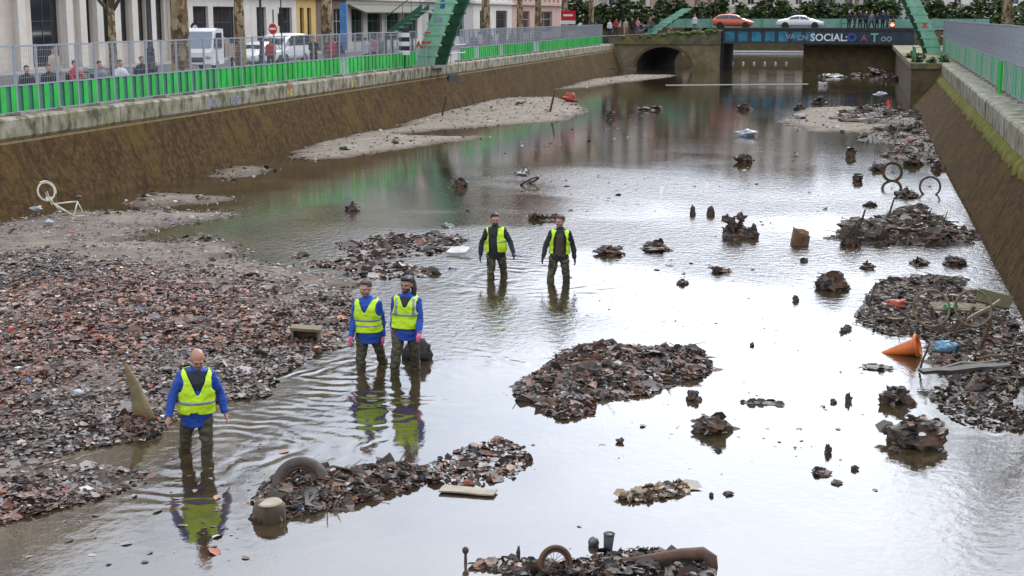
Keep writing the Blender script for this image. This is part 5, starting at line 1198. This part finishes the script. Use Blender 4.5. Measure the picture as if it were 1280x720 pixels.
m_wader = M('wader_olive', (.085, .07, .032), (.045, .038, .02), sc=6, rough=.55, bump=.6, bsc=8, bdist=.03)
m_camo = M('wader_camo', (.07, .065, .03), (.03, .028, .018), sc=9, rough=.65, bump=.5, bsc=9, c3=(.17, .14, .07), sc3=7)
m_pinkg = M('glove_pink', (.75, .16, .3), (.62, .1, .22), sc=8, rough=.55); m_navg = flat('glove_navy', (.02, .045, .1), .7); m_blkg = flat('glove_black', (.015, .015, .017), .7)
m_shirt = flat('shirt_dark', (.02, .022, .03), .8); m_olive = flat('vest_olive', (.04, .038, .02), .8, (.06, .05, .03)); m_zip = flat('zip_green', (.06, .2, .07), .6)
def rotX(a): return Matrix.Rotation(a, 4, 'X')
def ering(c, rx, ry, n=20, pw=2.4, z=None):
    out_ = []
    for k in range(n):
        a = 2*math.pi*k/n; co, si = math.cos(a), math.sin(a)
        out_.append((c[0]+rx*math.copysign(abs(co)**(2/pw), co), c[1]+ry*math.copysign(abs(si)**(2/pw), si), c[2]))
    return out_
TORSO = [(.80, .165, .125, .0), (.88, .18, .135, .0), (.96, .172, .128, .0), (1.05, .165, .12, .0), (1.15, .17, .122, .0), (1.26, .182, .128, .003), (1.33, .188, .127, .005), (1.38, .178, .118, .01), (1.42, .155, .1, .015), (1.455, .118, .085, .02), (1.49, .075, .066, .02)]
def joints(sp):
    J = {}
    for s, k in ((-1, 'a'), (1, 'b')):
        ab, fw, fl_, tw = sp.get('arm_'+k, (12, 5, 15, 0))
        S_ = Vector((s*.178, .012, 1.395)); ab, fw, fl_ = R(ab), R(fw), R(fl_)
        d = Vector((s*math.sin(ab), -math.sin(fw)*math.cos(ab), -math.cos(fw)*math.cos(ab))).normalized()
        E = S_+d*.3; fw2 = fw+fl_; ab2 = ab*sp.get('abk', .55)
        d2 = Vector((s*math.sin(ab2), -math.sin(fw2)*math.cos(ab2), -math.cos(fw2)*math.cos(ab2))).normalized()
        Wr = E+d2*.26
        J[k] = (S_, E, Wr, d2, s)
        sw, kn, sp_ = sp.get('leg_'+k, (0, 5, 3)); sw, kn, sp_ = R(sw), R(kn), R(sp_)
        H = Vector((s*.095, 0, .93)); d = Vector((s*math.sin(sp_), -math.sin(sw), -math.cos(sw))).normalized(); K = H+d*.44
        a2 = sw-kn; d2 = Vector((s*math.sin(sp_)*.6, -math.sin(a2), -math.cos(a2))).normalized(); A = K+d2*.42
        J['l'+k] = (H, K, A, s)
    return J
def torso_rings(off, z0, z1, n=20, rows=None, belly=0.):
    zs_ = np.linspace(z0, z1, rows or max(3, int((z1-z0)/.05)+1)); T = np.array(TORSO); out_ = []
    for z in zs_:
        rx, ry, cy = (np.interp(z, T[:, 0], T[:, i]) for i in (1, 2, 3))
        be = belly*math.exp(-((z-1.08)/.16)**2)
        out_.append(ering((0, cy-be*.5, z), rx+off+be*.3, ry+off*.9+be*.5, n))
    return out_
def arm_tube(mb, J, off, t1=1., n=10):
    for k in 'ab':
        S_, E, Wr, d, s = J[k]
        In = Vector((s*.07, .015, 1.425)); Wt = E.lerp(Wr, t1)
        mb.tube([In, S_, S_.lerp(E, .5), E, E.lerp(Wt, .5), Wt], [.05+off, .056+off, .052+off, .047+off, .044+off*.9, .033+off*.85], n)
def leg_tube(mb, J, off, n=12, upto=1.):
    for k in 'ab':
        H, K, A, s = J['l'+k]
        top = H+Vector((-s*.01, 0, .05)); mb.tube([top, H.lerp(K, .2), H.lerp(K, .6), K, K.lerp(A, .35), K.lerp(A, upto)], [.085+off, .088+off, .072+off, .058+off, .056+off, .042+off], n)
def hand(mb, J, k, off=0., curl=.5):
    S_, E, Wr, d, s = J[k]
    d = d.normalized(); side = Vector((0, -1, 0)); side = (side-d*side.dot(d)).normalized()     # thumb side, forward
    pal = d.cross(side)*s                                                                        # towards the body or away
    inn = Vector((-s, 0, 0)); inn = (inn-d*inn.dot(d)-side*inn.dot(side)).normalized()
    mb.tube([Wr-d*.05, Wr, Wr+d*.045, Wr+d*.085], [(.028+off, .026+off), (.03+off, .024+off), (.041+off, .02+off), (.04+off, .019+off)] if abs(d.z) > .0 else .03, 10)
    for q, (o, ln) in enumerate(((.033, .072), (.011, .08), (-.011, .075), (-.033, .06))):
        b = Wr+d*.075+side*o; p1 = b+d*ln*.45+inn*ln*.1*curl+side*o*.12; d2 = (d+inn*.9*curl).normalized(); p2 = p1+d2*ln*.32; p3 = p2+(d2+inn*.7*curl).normalized()*ln*.25
        mb.tube([b, p1, p2, p3], [.0095+off, .009+off, .0085+off, .007+off], 7)
    b = Wr+d*.03+side*.022; p1 = b+(side*.75+d*.7).normalized()*.04; p2 = p1+(d+side*.25+inn*.2).normalized()*.035; mb.tube([b, p1, p2], [.014+off, .0115+off, .009+off], 7)
def finish(mb, name, mats, voxel, parent, sm=4, wr=0., wsc=9., midx=None, smooth=True, sub=0):
    me = mb.mesh('tmp_'+name, mats[0])
    mods = [('REMESH', dict(mode='VOXEL', voxel_size=voxel))]
    if sm: mods.append(('SMOOTH', dict(factor=.5, iterations=sm)))
    me = evaluated(me, mods, mats)
    if wr:
        for vv in me.vertices:
            p = vv.co; nn = vv.normal; q = Vector((p.x*wsc, p.y*wsc, p.z*wsc*1.6)); vv.co = p+nn*(wr*mnoise.noise(q)+wr*.5*mnoise.noise(q*2.3))
    me.name = name
    if midx:
        for f in me.polygons: f.material_index = midx(f.center)
    me.polygons.foreach_set('use_smooth', [True]*len(me.polygons)); me.update()
    return obj(name, me, parent)
def head_parts(mb, Rm, sp):
    piv = Vector((0, .01, 1.49))
    X = Matrix.Translation(piv) @ Rm @ Matrix.Diagonal((1.14, 1.12, 1.08, 1)) @ Matrix.Translation(-piv)
    def el(c, r): 
        b0 = len(mb.v); mb.ellip(c, r, 14, 10)
        for i in range(b0, len(mb.v)): mb.v[i] = tuple(X @ Vector(mb.v[i]))
    el((0, .012, 1.655), (.076, .095, .1)); el((0, -.022, 1.605), (.061, .07, .09)); el((0, -.05, 1.548), (.04, .036, .03)); el((0, -.092, 1.613), (.013, .02, .028)); el((0, -.075, 1.655), (.055, .022, .014))
    for s in (-1, 1): el((s*.078, .012, 1.625), (.011, .02, .032)); el((s*.035, -.06, 1.6), (.026, .026, .024))
    mb.tube([(0, .02, 1.38), (0, .015, 1.48), X @ Vector((0, .012, 1.6))], [.07, .058, .055], 12)
    return X
def person(label, loc, yaw, sp, top, bottom, skin, hair=None, gloves=None, hands=True, vox=.0085, group=None, vest=None, hem=.80, beard=None, seated=False, scale=1., topw=.013, lo=False):
    root = empty('person', loc, yaw, label, 'person', group); root.scale = (scale,)*3
    if lo:                                    # far figures share the meshes of one build per pose, in their own clothes
        key = (id(sp), hem); want = {'body': skin, 'trousers': bottom, 'jacket': top, 'hair': hair[1] if hair else None}
        if key not in _lo:
            t = person_build(empty('tmp'), sp, top, bottom, skin, ('short', m_hair), None, True, vox, None, hem, None, topw, True)
            _lo[key] = [(c.name.split('.')[0], c.data) for c in t.children]
            for c in list(t.children): bpy.data.objects.remove(c)
            bpy.data.objects.remove(t)
        for nm, me in _lo[key]:
            if want.get(nm) is None: continue
            o = obj(nm, me, root); o.material_slots[0].link = 'OBJECT'; o.material_slots[0].material = want[nm]
        return root
    return person_build(root, sp, top, bottom, skin, hair, gloves, hands, vox, vest, hem, beard, topw, lo)
_lo = {}
def person_build(root, sp, top, bottom, skin, hair, gloves, hands, vox, vest, hem, beard, topw, lo):
    J = joints(sp); n = 20
    lean = sp.get('lean', 0)
    Rm = Matrix.Rotation(R(sp.get('yaw', 0)), 4, 'Z') @ Matrix.Rotation(R(sp.get('nod', 0)), 4, 'X') @ Matrix.Rotation(R(sp.get('tilt', 0)), 4, 'Y')
    mb = MB(); X = head_parts(mb, Rm, sp); Xi = X.inverted()
    mb.loft(torso_rings(-.012, .9, 1.5)); arm_tube(mb, J, -.004); leg_tube(mb, J, -.004)
    for k in 'ab':
        H, K, A, s = J['l'+k]; mb.tube([A-Vector((0, -.03, .03)), A+Vector((0, -.06, -.06)), A+Vector((0, -.16, -.075))], [.045, .04, .03], 8)
        if hands: hand(mb, J, k)
    mats = [skin, m_eye, m_lip, beard or skin]
    def mid(c):
        q = Xi @ c
        if q.z < 1.5 or q.y > -.02: return 0
        for s in (-1, 1):
            if abs(q.x-s*.031) < .015 and abs(q.z-1.634) < .009 and q.y < -.05: return 1
        if abs(q.x) < .024 and abs(q.z-1.567) < .007 and q.y < -.06: return 2
        if beard and q.z < 1.59 and not (abs(q.x) < .02 and q.z > 1.57): return 3
        return 0
    body = finish(mb, 'body', mats, vox, root, 2, 0, midx=mid)
    # lower clothing
    mb = MB(); leg_tube(mb, J, .022, upto=1.); mb.loft(torso_rings(.014, .86, 1.04, rows=5)); mb.loft([ering((0, 0, z), r, r2, n) for z, r, r2 in ((.8, .13, .1), (.84, .17, .125), (.9, .185, .135))])
    finish(mb, 'waders' if bottom in (m_wader, m_camo) else 'trousers', [bottom], .014 if not lo else .024, root, 2, .02 if not lo else .006, 9)
    # jacket
    mb = MB(); mb.loft(torso_rings(.02, hem, 1.475, rows=14, belly=sp.get('belly', 0))); arm_tube(mb, J, .014, .99)
    mb.loft([ering((0, .02, z), r, r*.95, 14) for z, r in ((1.44, .1), (1.5, .078), (1.525, .072))])
    finish(mb, 'jacket', [top], .0125 if not lo else .022, root, 2, topw if not lo else .005, 8)
    if gloves:
        for k in 'ab':
            mb = MB(); hand(mb, J, k, .006, .6); S_, E, Wr, d, s = J[k]; mb.tube([Wr-d*.06, Wr+d*.01], [.042, .036], 10)
            finish(mb, 'glove', [gloves], .008, root, 1)
    if hair:
        mb = MB(); b0 = 0
        mb.ellip((0, .026, 1.672), (.083, .093, .098), 18, 12)
        if hair[0] == 'long':
            mb.tube([(.02, .09, 1.72), (.055, .1, 1.64), (.085, .075, 1.56), (.095, .05, 1.48)], [.055, .05, .042, .03], 10); mb.tube([(-.02, .09, 1.72), (-.045, .115, 1.62), (-.05, .1, 1.5)], [.05, .045, .03], 10); mb.ellip((0, -.04, 1.725), (.07, .05, .035), 12, 8)
        else: mb.ellip((0, -.025, 1.728), (.064, .055, .032), 12, 8)
        for i in range(len(mb.v)): mb.v[i] = tuple(X @ Vector(mb.v[i]))
        finish(mb, 'hair', [hair[1]], .01 if not lo else .016, root, 1, .004, 30)
    if vest: vest(root, sp)
    root.rotation_euler.rotate_axis('X', R(lean)); root.rotation_euler.rotate_axis('Y', R(sp.get('roll', 0)))
    return root
def shell(rings, keep, name, mat, parent, th, bands=None, wr=.013):
    """open cloth shell from torso rings, cut by keep(c)"""
    mb = MB(); mb.loft(rings, caps=False)
    f2 = []
    for f in mb.f:
        c = sum((Vector(mb.v[i]) for i in f), Vector())/len(f)
        if keep(c): f2.append(f)
    mb.f = f2; mb.m = [0]*len(f2)
    ec = {}                                   # even out the cut edge
    for f in f2:
        for a, b_ in zip(f, f[1:]+f[:1]): ec[(min(a, b_), max(a, b_))] = ec.get((min(a, b_), max(a, b_)), 0)+1
    nb = {}
    for (a, b_), c in ec.items():
        if c == 1: nb.setdefault(a, []).append(b_); nb.setdefault(b_, []).append(a)
    for _ in range(12):
        nv = {i: (Vector(mb.v[i])+sum((Vector(mb.v[j]) for j in ns), Vector())/len(ns))*.5 for i, ns in nb.items() if len(ns) == 2}
        for i, p in nv.items(): mb.v[i] = tuple(p)
    for i, p in enumerate(mb.v):
        q = Vector(p); r = Vector((q.x, q.y, 0)).normalized(); mb.v[i] = tuple(q+r*(wr*mnoise.noise(Vector((q.x*8, q.y*8, q.z*11)))+.5*wr*mnoise.noise(q*21)))
    me = evaluated(mb.mesh('tmp', mat), [('SOLIDIFY', dict(thickness=th, offset=1.)),], [mat])
    me.name = name; me.polygons.foreach_set('use_smooth', [True]*len(me.polygons)); return obj(name, me, parent)
def vest_maker(z0, keepv, bands=(), stripes=(), off=.047, belly=0.):
    def f(root, sp):
        arm = lambda c: not ((abs(c.x)-.235)**2/.07**2+(c.z-1.33)**2/.135**2 < 1)
        b_ = sp.get('belly', 0)
        k = lambda c: keepv(c) and arm(c) 
        rings = torso_rings(off, z0, 1.465, 100, 56, b_)
        # hem flare
        rings = [[(x*(1+.05*(1-i/16)) if i < 16 else x, y*(1+.05*(1-i/16)) if i < 16 else y, z) for x, y, z in r] for i, r in enumerate(rings)]
        v = shell(rings, k, 'vest', m_hivis, root, .006)
        # shoulder straps
        for z_a, z_b in bands:
            shell(torso_rings(off+.0085, z_a, z_b, 100, 4, b_), k, 'reflective_strip', m_refl, v, .002)
        for xa, xb in stripes:
            shell(torso_rings(off+.0085, 1.17, 1.45, 160, 24, b_), lambda c: k(c) and xa < c.x < xb and c.y < 0, 'reflective_strip', m_refl, v, .002)
    return f
vneck = lambda zb, k: (lambda c: not (c.y < .02 and abs(c.x) < (c.z-zb)*k+.012 and c.z > zb))
# --- the five waders
def place(px, py, depth): p = G(px, py); return (p.x, p.y, -depth)
def face_cam(px, py): p = G(px, py); return math.atan2(p.x, -p.y)*-1
def heading(px, py, turn=0): p = G(px, py); return -math.atan2(p.x, p.y)+R(turn)     # 0 turn = towards the camera
p1_ = person('bald man in yellow vest and blue jacket wading, looking down, nearest to the camera', place(245, 568, .32), heading(245, 570, 4),
       dict(lean=5, roll=1.5, arm_a=(24, 10, 22, 0), arm_b=(24, -8, 26, 0), abk=.5, leg_a=(-14, 8, 4), leg_b=(14, 16, 3), nod=24, yaw=6, belly=.03), m_blue, m_wader, m_skinr, None, None, vest=vest_maker(.93, lambda c: vneck(1.17, .42)(c) and not (c.y < 0 and c.z < .95+.5*abs(c.x+.05) and -.09 < c.x < -.01), [(1.06, 1.1), (.975, 1.012)]), hem=.74)
person('man with short dark hair in yellow vest and pink gloves looking left', place(464, 457, .36), heading(464, 457, -18),
       dict(lean=3, roll=-1, arm_a=(7, 16, 14, 0), arm_b=(5, -14, 22, 0), leg_a=(12, 12, 4), leg_b=(-18, 12, 5), yaw=-14, nod=6), m_blue, m_wader, m_skin, ('short', m_hairb), m_pinkg, vest=vest_maker(.95, vneck(1.27, .5), [(1.13, 1.165), (1.035, 1.07)]), hem=.76, beard=m_stub)
p3_ = person('man with long dark tied hair, yellow vest with shoulder stripes and pink gloves', place(506, 464, .24), heading(505, 464, -10),
       dict(lean=2, roll=2, arm_a=(5, -12, 16, 0), arm_b=(9, 14, 30, 0), leg_a=(16, 18, 5), leg_b=(-10, 8, 5), yaw=-10, nod=2), m_blue, m_wader, m_skind, ('long', m_hair), m_pinkg, vest=vest_maker(.97, vneck(1.30, .5), [(1.175, 1.21)], [(-.155, -.115), (.115, .155)]), hem=.77, beard=m_beard)
person('bearded man in black jacket with a half open yellow vest, dark blue gloves', place(622, 346, .38), heading(622, 346, 2),
       dict(lean=3, roll=-2, arm_a=(24, -6, 20, 0), arm_b=(27, 14, 24, 0), abk=.35, leg_a=(6, 10, 5), leg_b=(-6, 8, 6), nod=5, yaw=4, belly=.045), m_navy, m_camo, m_skin, ('short', m_hair), m_navg, vest=vest_maker(.96, lambda c: c.y > .03 or c.x > .028+max(0, c.z-1.3)*.2 or c.x < -.155, [(1.17, 1.2)], off=.05), hem=.82, beard=m_beard)
v5 = vest_maker(.96, lambda c: c.y > .02 or abs(c.x) > .135-max(0, c.z-1.3)*.35, [], off=.044)
p5 = person('man in black jacket and open vest over an olive waistcoat, looking aside', place(697, 350, .38), heading(697, 350, 0),
       dict(lean=1, roll=2, arm_a=(22, 8, 14, 0), arm_b=(20, -8, 16, 0), abk=.5, leg_a=(2, 6, 8), leg_b=(6, 12, 9), yaw=-34, nod=6), m_navy, m_camo, m_skin, ('short', m_hairb), m_blkg, vest=v5, hem=.84, beard=m_stub)
shell(torso_rings(.032, 1.17, 1.47, 140, 50), lambda c: c.y < -.03 and abs(c.x) < (c.z-1.17)*.44, 'shirt', m_shirt, p1_, .003)
shell(torso_rings(.032, 1.3, 1.47, 140, 30), lambda c: c.y < -.02 and abs(c.x) < (c.z-1.3)*.5, 'shirt', m_shirt, p3_, .003)
wc = shell(torso_rings(.030, .9, 1.4, 44, 16), lambda c: c.y < -.03 and abs(c.x) < .085, 'waistcoat', m_olive, p5, .004)
shell(torso_rings(.036, .92, 1.36, 60, 14), lambda c: c.y < -.03 and abs(c.x) < .014, 'zip', m_zip, wc, .002)
# dark bag dragged between the two men with pink gloves
p = G(503, 455); mb = MB(); lump(mb, (0, 0, .16), (.24, .16, .24), 9.3, 0, 14, 10, .4); tag(mb.build('sack', M('sack_black', (.02, .02, .022), (.04, .038, .036), sc=5, rough=.5, bump=.6, bsc=10), None, True, loc=(p.x+.13, p.y+.4, 0)), 'black sack half in the water behind the man with long hair', 'sack')
# --- people on the quays and the bridge
def cloth(nm, c): return flat('cloth_'+nm, c, .8, tuple(q*.75 for q in c))
cl = {k: cloth(k, c) for k, c in dict(black=(.015, .015, .018), navy=(.02, .03, .07), red=(.42, .03, .03), white=(.7, .68, .66), beige=(.45, .36, .26), grey=(.2, .2, .22), teal=(.03, .18, .16), blue=(.06, .16, .4), pink=(.5, .2, .24), brown=(.14, .09, .06), pale=(.45, .5, .6)).items()}
SIT = dict(leg_a=(78, 80, 6), leg_b=(82, 84, 6), arm_a=(14, 25, 45, 0), arm_b=(14, 28, 40, 0))
STAND = [dict(arm_a=(10, 6, 12, 0), arm_b=(10, -4, 12, 0), leg_a=(4, 4, 3), leg_b=(-4, 4, 3)), dict(arm_a=(14, 20, 60, 0), arm_b=(12, 18, 55, 0), leg_a=(0, 3, 4), leg_b=(0, 3, 4)), dict(arm_a=(8, 18, 15, 0), arm_b=(8, -18, 10, 0), leg_a=(20, 8, 2), leg_b=(-18, 12, 2))]
def seat(loc, yaw, label, mat):
    r = empty('folding_chair', (loc[0], loc[1], ZQ), yaw, label, 'chair', 'chairs on the quay')
    mb = MB(); mb.box(-.22, .22, -.2, .24, .42, .46); mb.build('seat', mat, r); mb = MB(); mb.box(-.22, .22, .24, .27, .6, .85); mb.build('backrest', mat, r)
    for x in (-.2, .2):
        mb = MB(); mb.tube([(x, -.18, 0), (x, -.18, .42)], .015, 6); mb.build('leg', m_blk, r); mb = MB(); mb.tube([(x, .25, 0), (x, .25, .85)], .015, 6); mb.build('leg', m_blk, r)
seats = [(33, 82, 'black', None, 'seated person in a black jacket, leftmost behind the hoarding', m_hair), (60, 78, 'black', None, 'seated person in black beside the green bag, front of a pair', m_hairb), (67, 68, 'beige', None, 'standing person in beige and white behind the seated one in black', None), (93, 72, 'red', None, 'person in a red jacket sitting behind the hoarding', m_hair), (124, 76, 'grey', None, 'grey clad person bending behind the hoarding', m_hair), (150, 76, 'white', None, 'person in a white top sitting behind the hoarding', m_hairb), (177, 74, 'black', None, 'dark clad person sitting beside the lamp post', m_hair)]
for px, py, c, _, lab, hr in seats:
    u = -25.9 if py > 75 else -27.2
    p = U(px, py, u); zh = p.z                           # height of the top of the head
    stand = 'standing' in lab
    zb = ZQ if stand else ZQ-.43
    hh = 1.76
    yaw = R(random.uniform(30, 80))
    if stand: loc = (u-1.6, U(px, py, u-1.6).y, ZQ); person(lab, loc, yaw, STAND[0], cl[c], cl['navy'], m_skin, ('short', m_hairb), None, True, .016, 'people behind the left hoarding', lo=True, scale=.98)
    else:
        person(lab, (u, p.y, ZQ-.47), yaw, SIT, cl[c], cl['navy'], m_skin, ('short', hr), None, True, .016, 'people behind the left hoarding', lo=True)
        seat((u, p.y), yaw, 'dark folding chair under the '+lab.split(',')[0].replace('sitting ', '').replace('seated ', ''), m_blk)
walkers = [(338, -30, 'red', 'pink top walker beside the white van'), (392, -29, 'black', 'dark walker in front of the yellow house'), (415, -27.5, 'red', 'walker in red beyond the yellow house'), (424, -27.2, 'navy', 'walker in navy next to the one in red'), (457, -27, 'pale', 'walker in pale jacket before the green shop'), (466, -27.6, 'pink', 'walker in pink before the green shop'), (475, -28.2, 'grey', 'grey walker before the green shop'), (500, -26.6, 'white', 'walker in white trousers near the striped board'), (592, -27, 'blue', 'blue jacket walker right of the iron bridge foot'), (600, -28, 'white', 'white jacket walker right of the iron bridge foot'), (612, -27.5, 'black', 'dark walker behind the far hoarding'), (628, -28, 'navy', 'navy walker behind the far hoarding'), (640, -27.6, 'grey', 'grey walker behind the far hoarding'), (663, -27.4, 'white', 'white coated walker behind the far hoarding'), (689, -28, 'white', 'walker in a white top near the red and white sign'), (722, -27.6, 'pale', 'pale walker behind the far hoarding end'), (745, -27, 'black', 'dark walker at the end of the far hoarding')]
for i, (px, u, c, lab) in enumerate(walkers):
    p = U(px, 60, u); person(lab, (u, p.y, ZQ), R(random.choice([0, 180])+random.uniform(-25, 25)), STAND[i % 3], cl[c], cl['white'] if 'white trousers' in lab else random.choice([cl['navy'], cl['black'], cl['grey'], cl['brown']]), random.choice([m_skin, m_skind]), ('short', random.choice([m_hair, m_hairb])), None, True, .02, 'people walking on the left quay', lo=True, scale=random.uniform(.94, 1.02))
# group at the bridge corner with bicycles
for i, (px, c, bt, lab, du) in enumerate([(762, 'white', 'black', 'spectator in white at the left corner of the arch bridge', 2.5), (770, 'red', 'navy', 'spectator in red bending at the corner of the arch bridge', 1.2), (782, 'beige', 'beige', 'spectator in beige at the corner of the arch bridge', 1.6), (790, 'black', 'black', 'spectator in black leaning over the arch parapet', 1.2), (797, 'pink', 'grey', 'spectator in pink next to the one in black', 1.9), (812, 'brown', 'teal', 'spectator in brown holding a bicycle', 1.5), (868, 'white', 'grey', 'spectator in white far right on the arch bridge', 3.5)]):
    p = V(px, 40, VB+du); t = (p.x-UA0)/(UA1-UA0); zg_ = 3.0+1.0*max(0, min(1, (p.x-(UA0-9))/(UA1-UA0+9)))
    person(lab, (p.x, VB+du, zg_), R(random.uniform(-60, 60)), STAND[i % 3], cl[c], cl[bt], m_skin, ('short', random.choice([m_hair, m_hairb])), None, True, .02, 'spectators on the arch bridge', lo=True, scale=random.uniform(.95, 1.03))
for i, px in enumerate((1061, 1068, 1075, 1082, 1089, 1096, 1103, 1109)):
    p = V(px, 36, VB+1.2); z = 4.2
    person(['dark spectator with a white cap, leftmost on the girder bridge', 'spectator in black, second from the left on the girder bridge', 'spectator in black with a pale scarf on the girder bridge', 'spectator in navy in the middle of the girder bridge row', 'spectator in grey in the girder bridge row', 'spectator in black right of the grey one on the girder bridge', 'spectator in navy near the traffic light', 'spectator in black closest to the traffic light'][i], (p.x, VB+1.15+(0, .5, .15, .7, .3, .05, .6, .2)[i], z), R(random.uniform(-70, 70)), STAND[i*2 % 3], cl[['black', 'black', 'black', 'navy', 'grey', 'black', 'navy', 'black'][i]], cl['black'], m_skin, ('short', cl['white'] if i in (0, 3, 6) else m_hair), None, True, .02, 'spectators on the girder bridge', lo=True, scale=(1.0, .93, 1.04, .97, 1.0, .91, 1.03, .96)[i])
gr_ = empty('guard_rail', (V(1085, 36, VB).x, VB+.75, 4.2), label='dark guard rail in front of the spectators on the girder bridge', cat='railing')
mb = MB(); 
for z in (.55, 1.05): mb.tube([(-2.6, 0, z), (2.6, 0, z)], .03, 6)
for k in range(9): mb.tube([(-2.6+k*.65, 0, .1), (-2.6+k*.65, 0, 1.05)], .022, 5)
mb.build('rails', m_blk, gr_)
# bicycles parked on the bridge corner
def citybike(px, v, z, yaw, label, paint):
    p = V(px, 45, v); b_ = empty('bicycle', (p.x, v, z), yaw, label, 'bicycle', 'bicycles at the bridge corner')
    for x in (-.52, .52):
        w = empty('wheel', (x, 0, .34), parent=b_); MB().torus(.32, .022, n=24, m=6).build('tyre', m_tyreb, w, True)
        mb = MB()
        for k in range(10): a = 2*math.pi*k/10; mb.tube([(0, 0, 0), (.3*math.cos(a), 0, .3*math.sin(a))], .004, 3)
        mb.build('spokes', m_rim, w)
    mb = MB(); mb.tube([(-.52, 0, .34), (-.15, 0, .3), (.36, 0, .75), (.52, 0, .34)], .022, 6); mb.tube([(-.15, 0, .3), (-.24, 0, .85)], .022, 6); mb.tube([(-.2, 0, .7), (.36, 0, .8)], .02, 6); mb.tube([(.36, 0, .75), (.32, 0, 1.0)], .02, 6); mb.build('frame', paint, b_)
    MB().ellip((-.25, 0, .9), (.13, .07, .04)).build('saddle', m_blk, b_); mb = MB(); mb.tube([(.24, -.26, 1.02), (.32, 0, 1.0), (.24, .26, 1.02)], .014, 6); mb.build('handlebar', m_blk, b_)
citybike(806, VB+1.2, 3.75, .2, 'pale bicycle leaning at the arch parapet, left of the other', cl['pale'])
citybike(820, VB+1.3, 3.85, -.3, 'green bicycle at the arch parapet beside the spectator in brown', m_green)
for i, (px, c) in enumerate(((110, cl['grey']), (122, m_green), (132, cl['black']))):
    p = U(px, 88, -26.4); z = ZQ
    b_ = None
    citybike_p = Vector((-26.6, p.y, ZQ))
    q = empty('bicycle', citybike_p, R(70), ['grey bicycle parked behind the left hoarding', 'green bicycle parked behind the left hoarding', 'black bicycle parked behind the left hoarding'][i], 'bicycle', 'bicycles behind the left hoarding')
    src = bpy.data.objects['bicycle.003'] if 'bicycle.003' in bpy.data.objects else None
    for ch in (list(src.children) if src else []): copy_tree(ch, q)
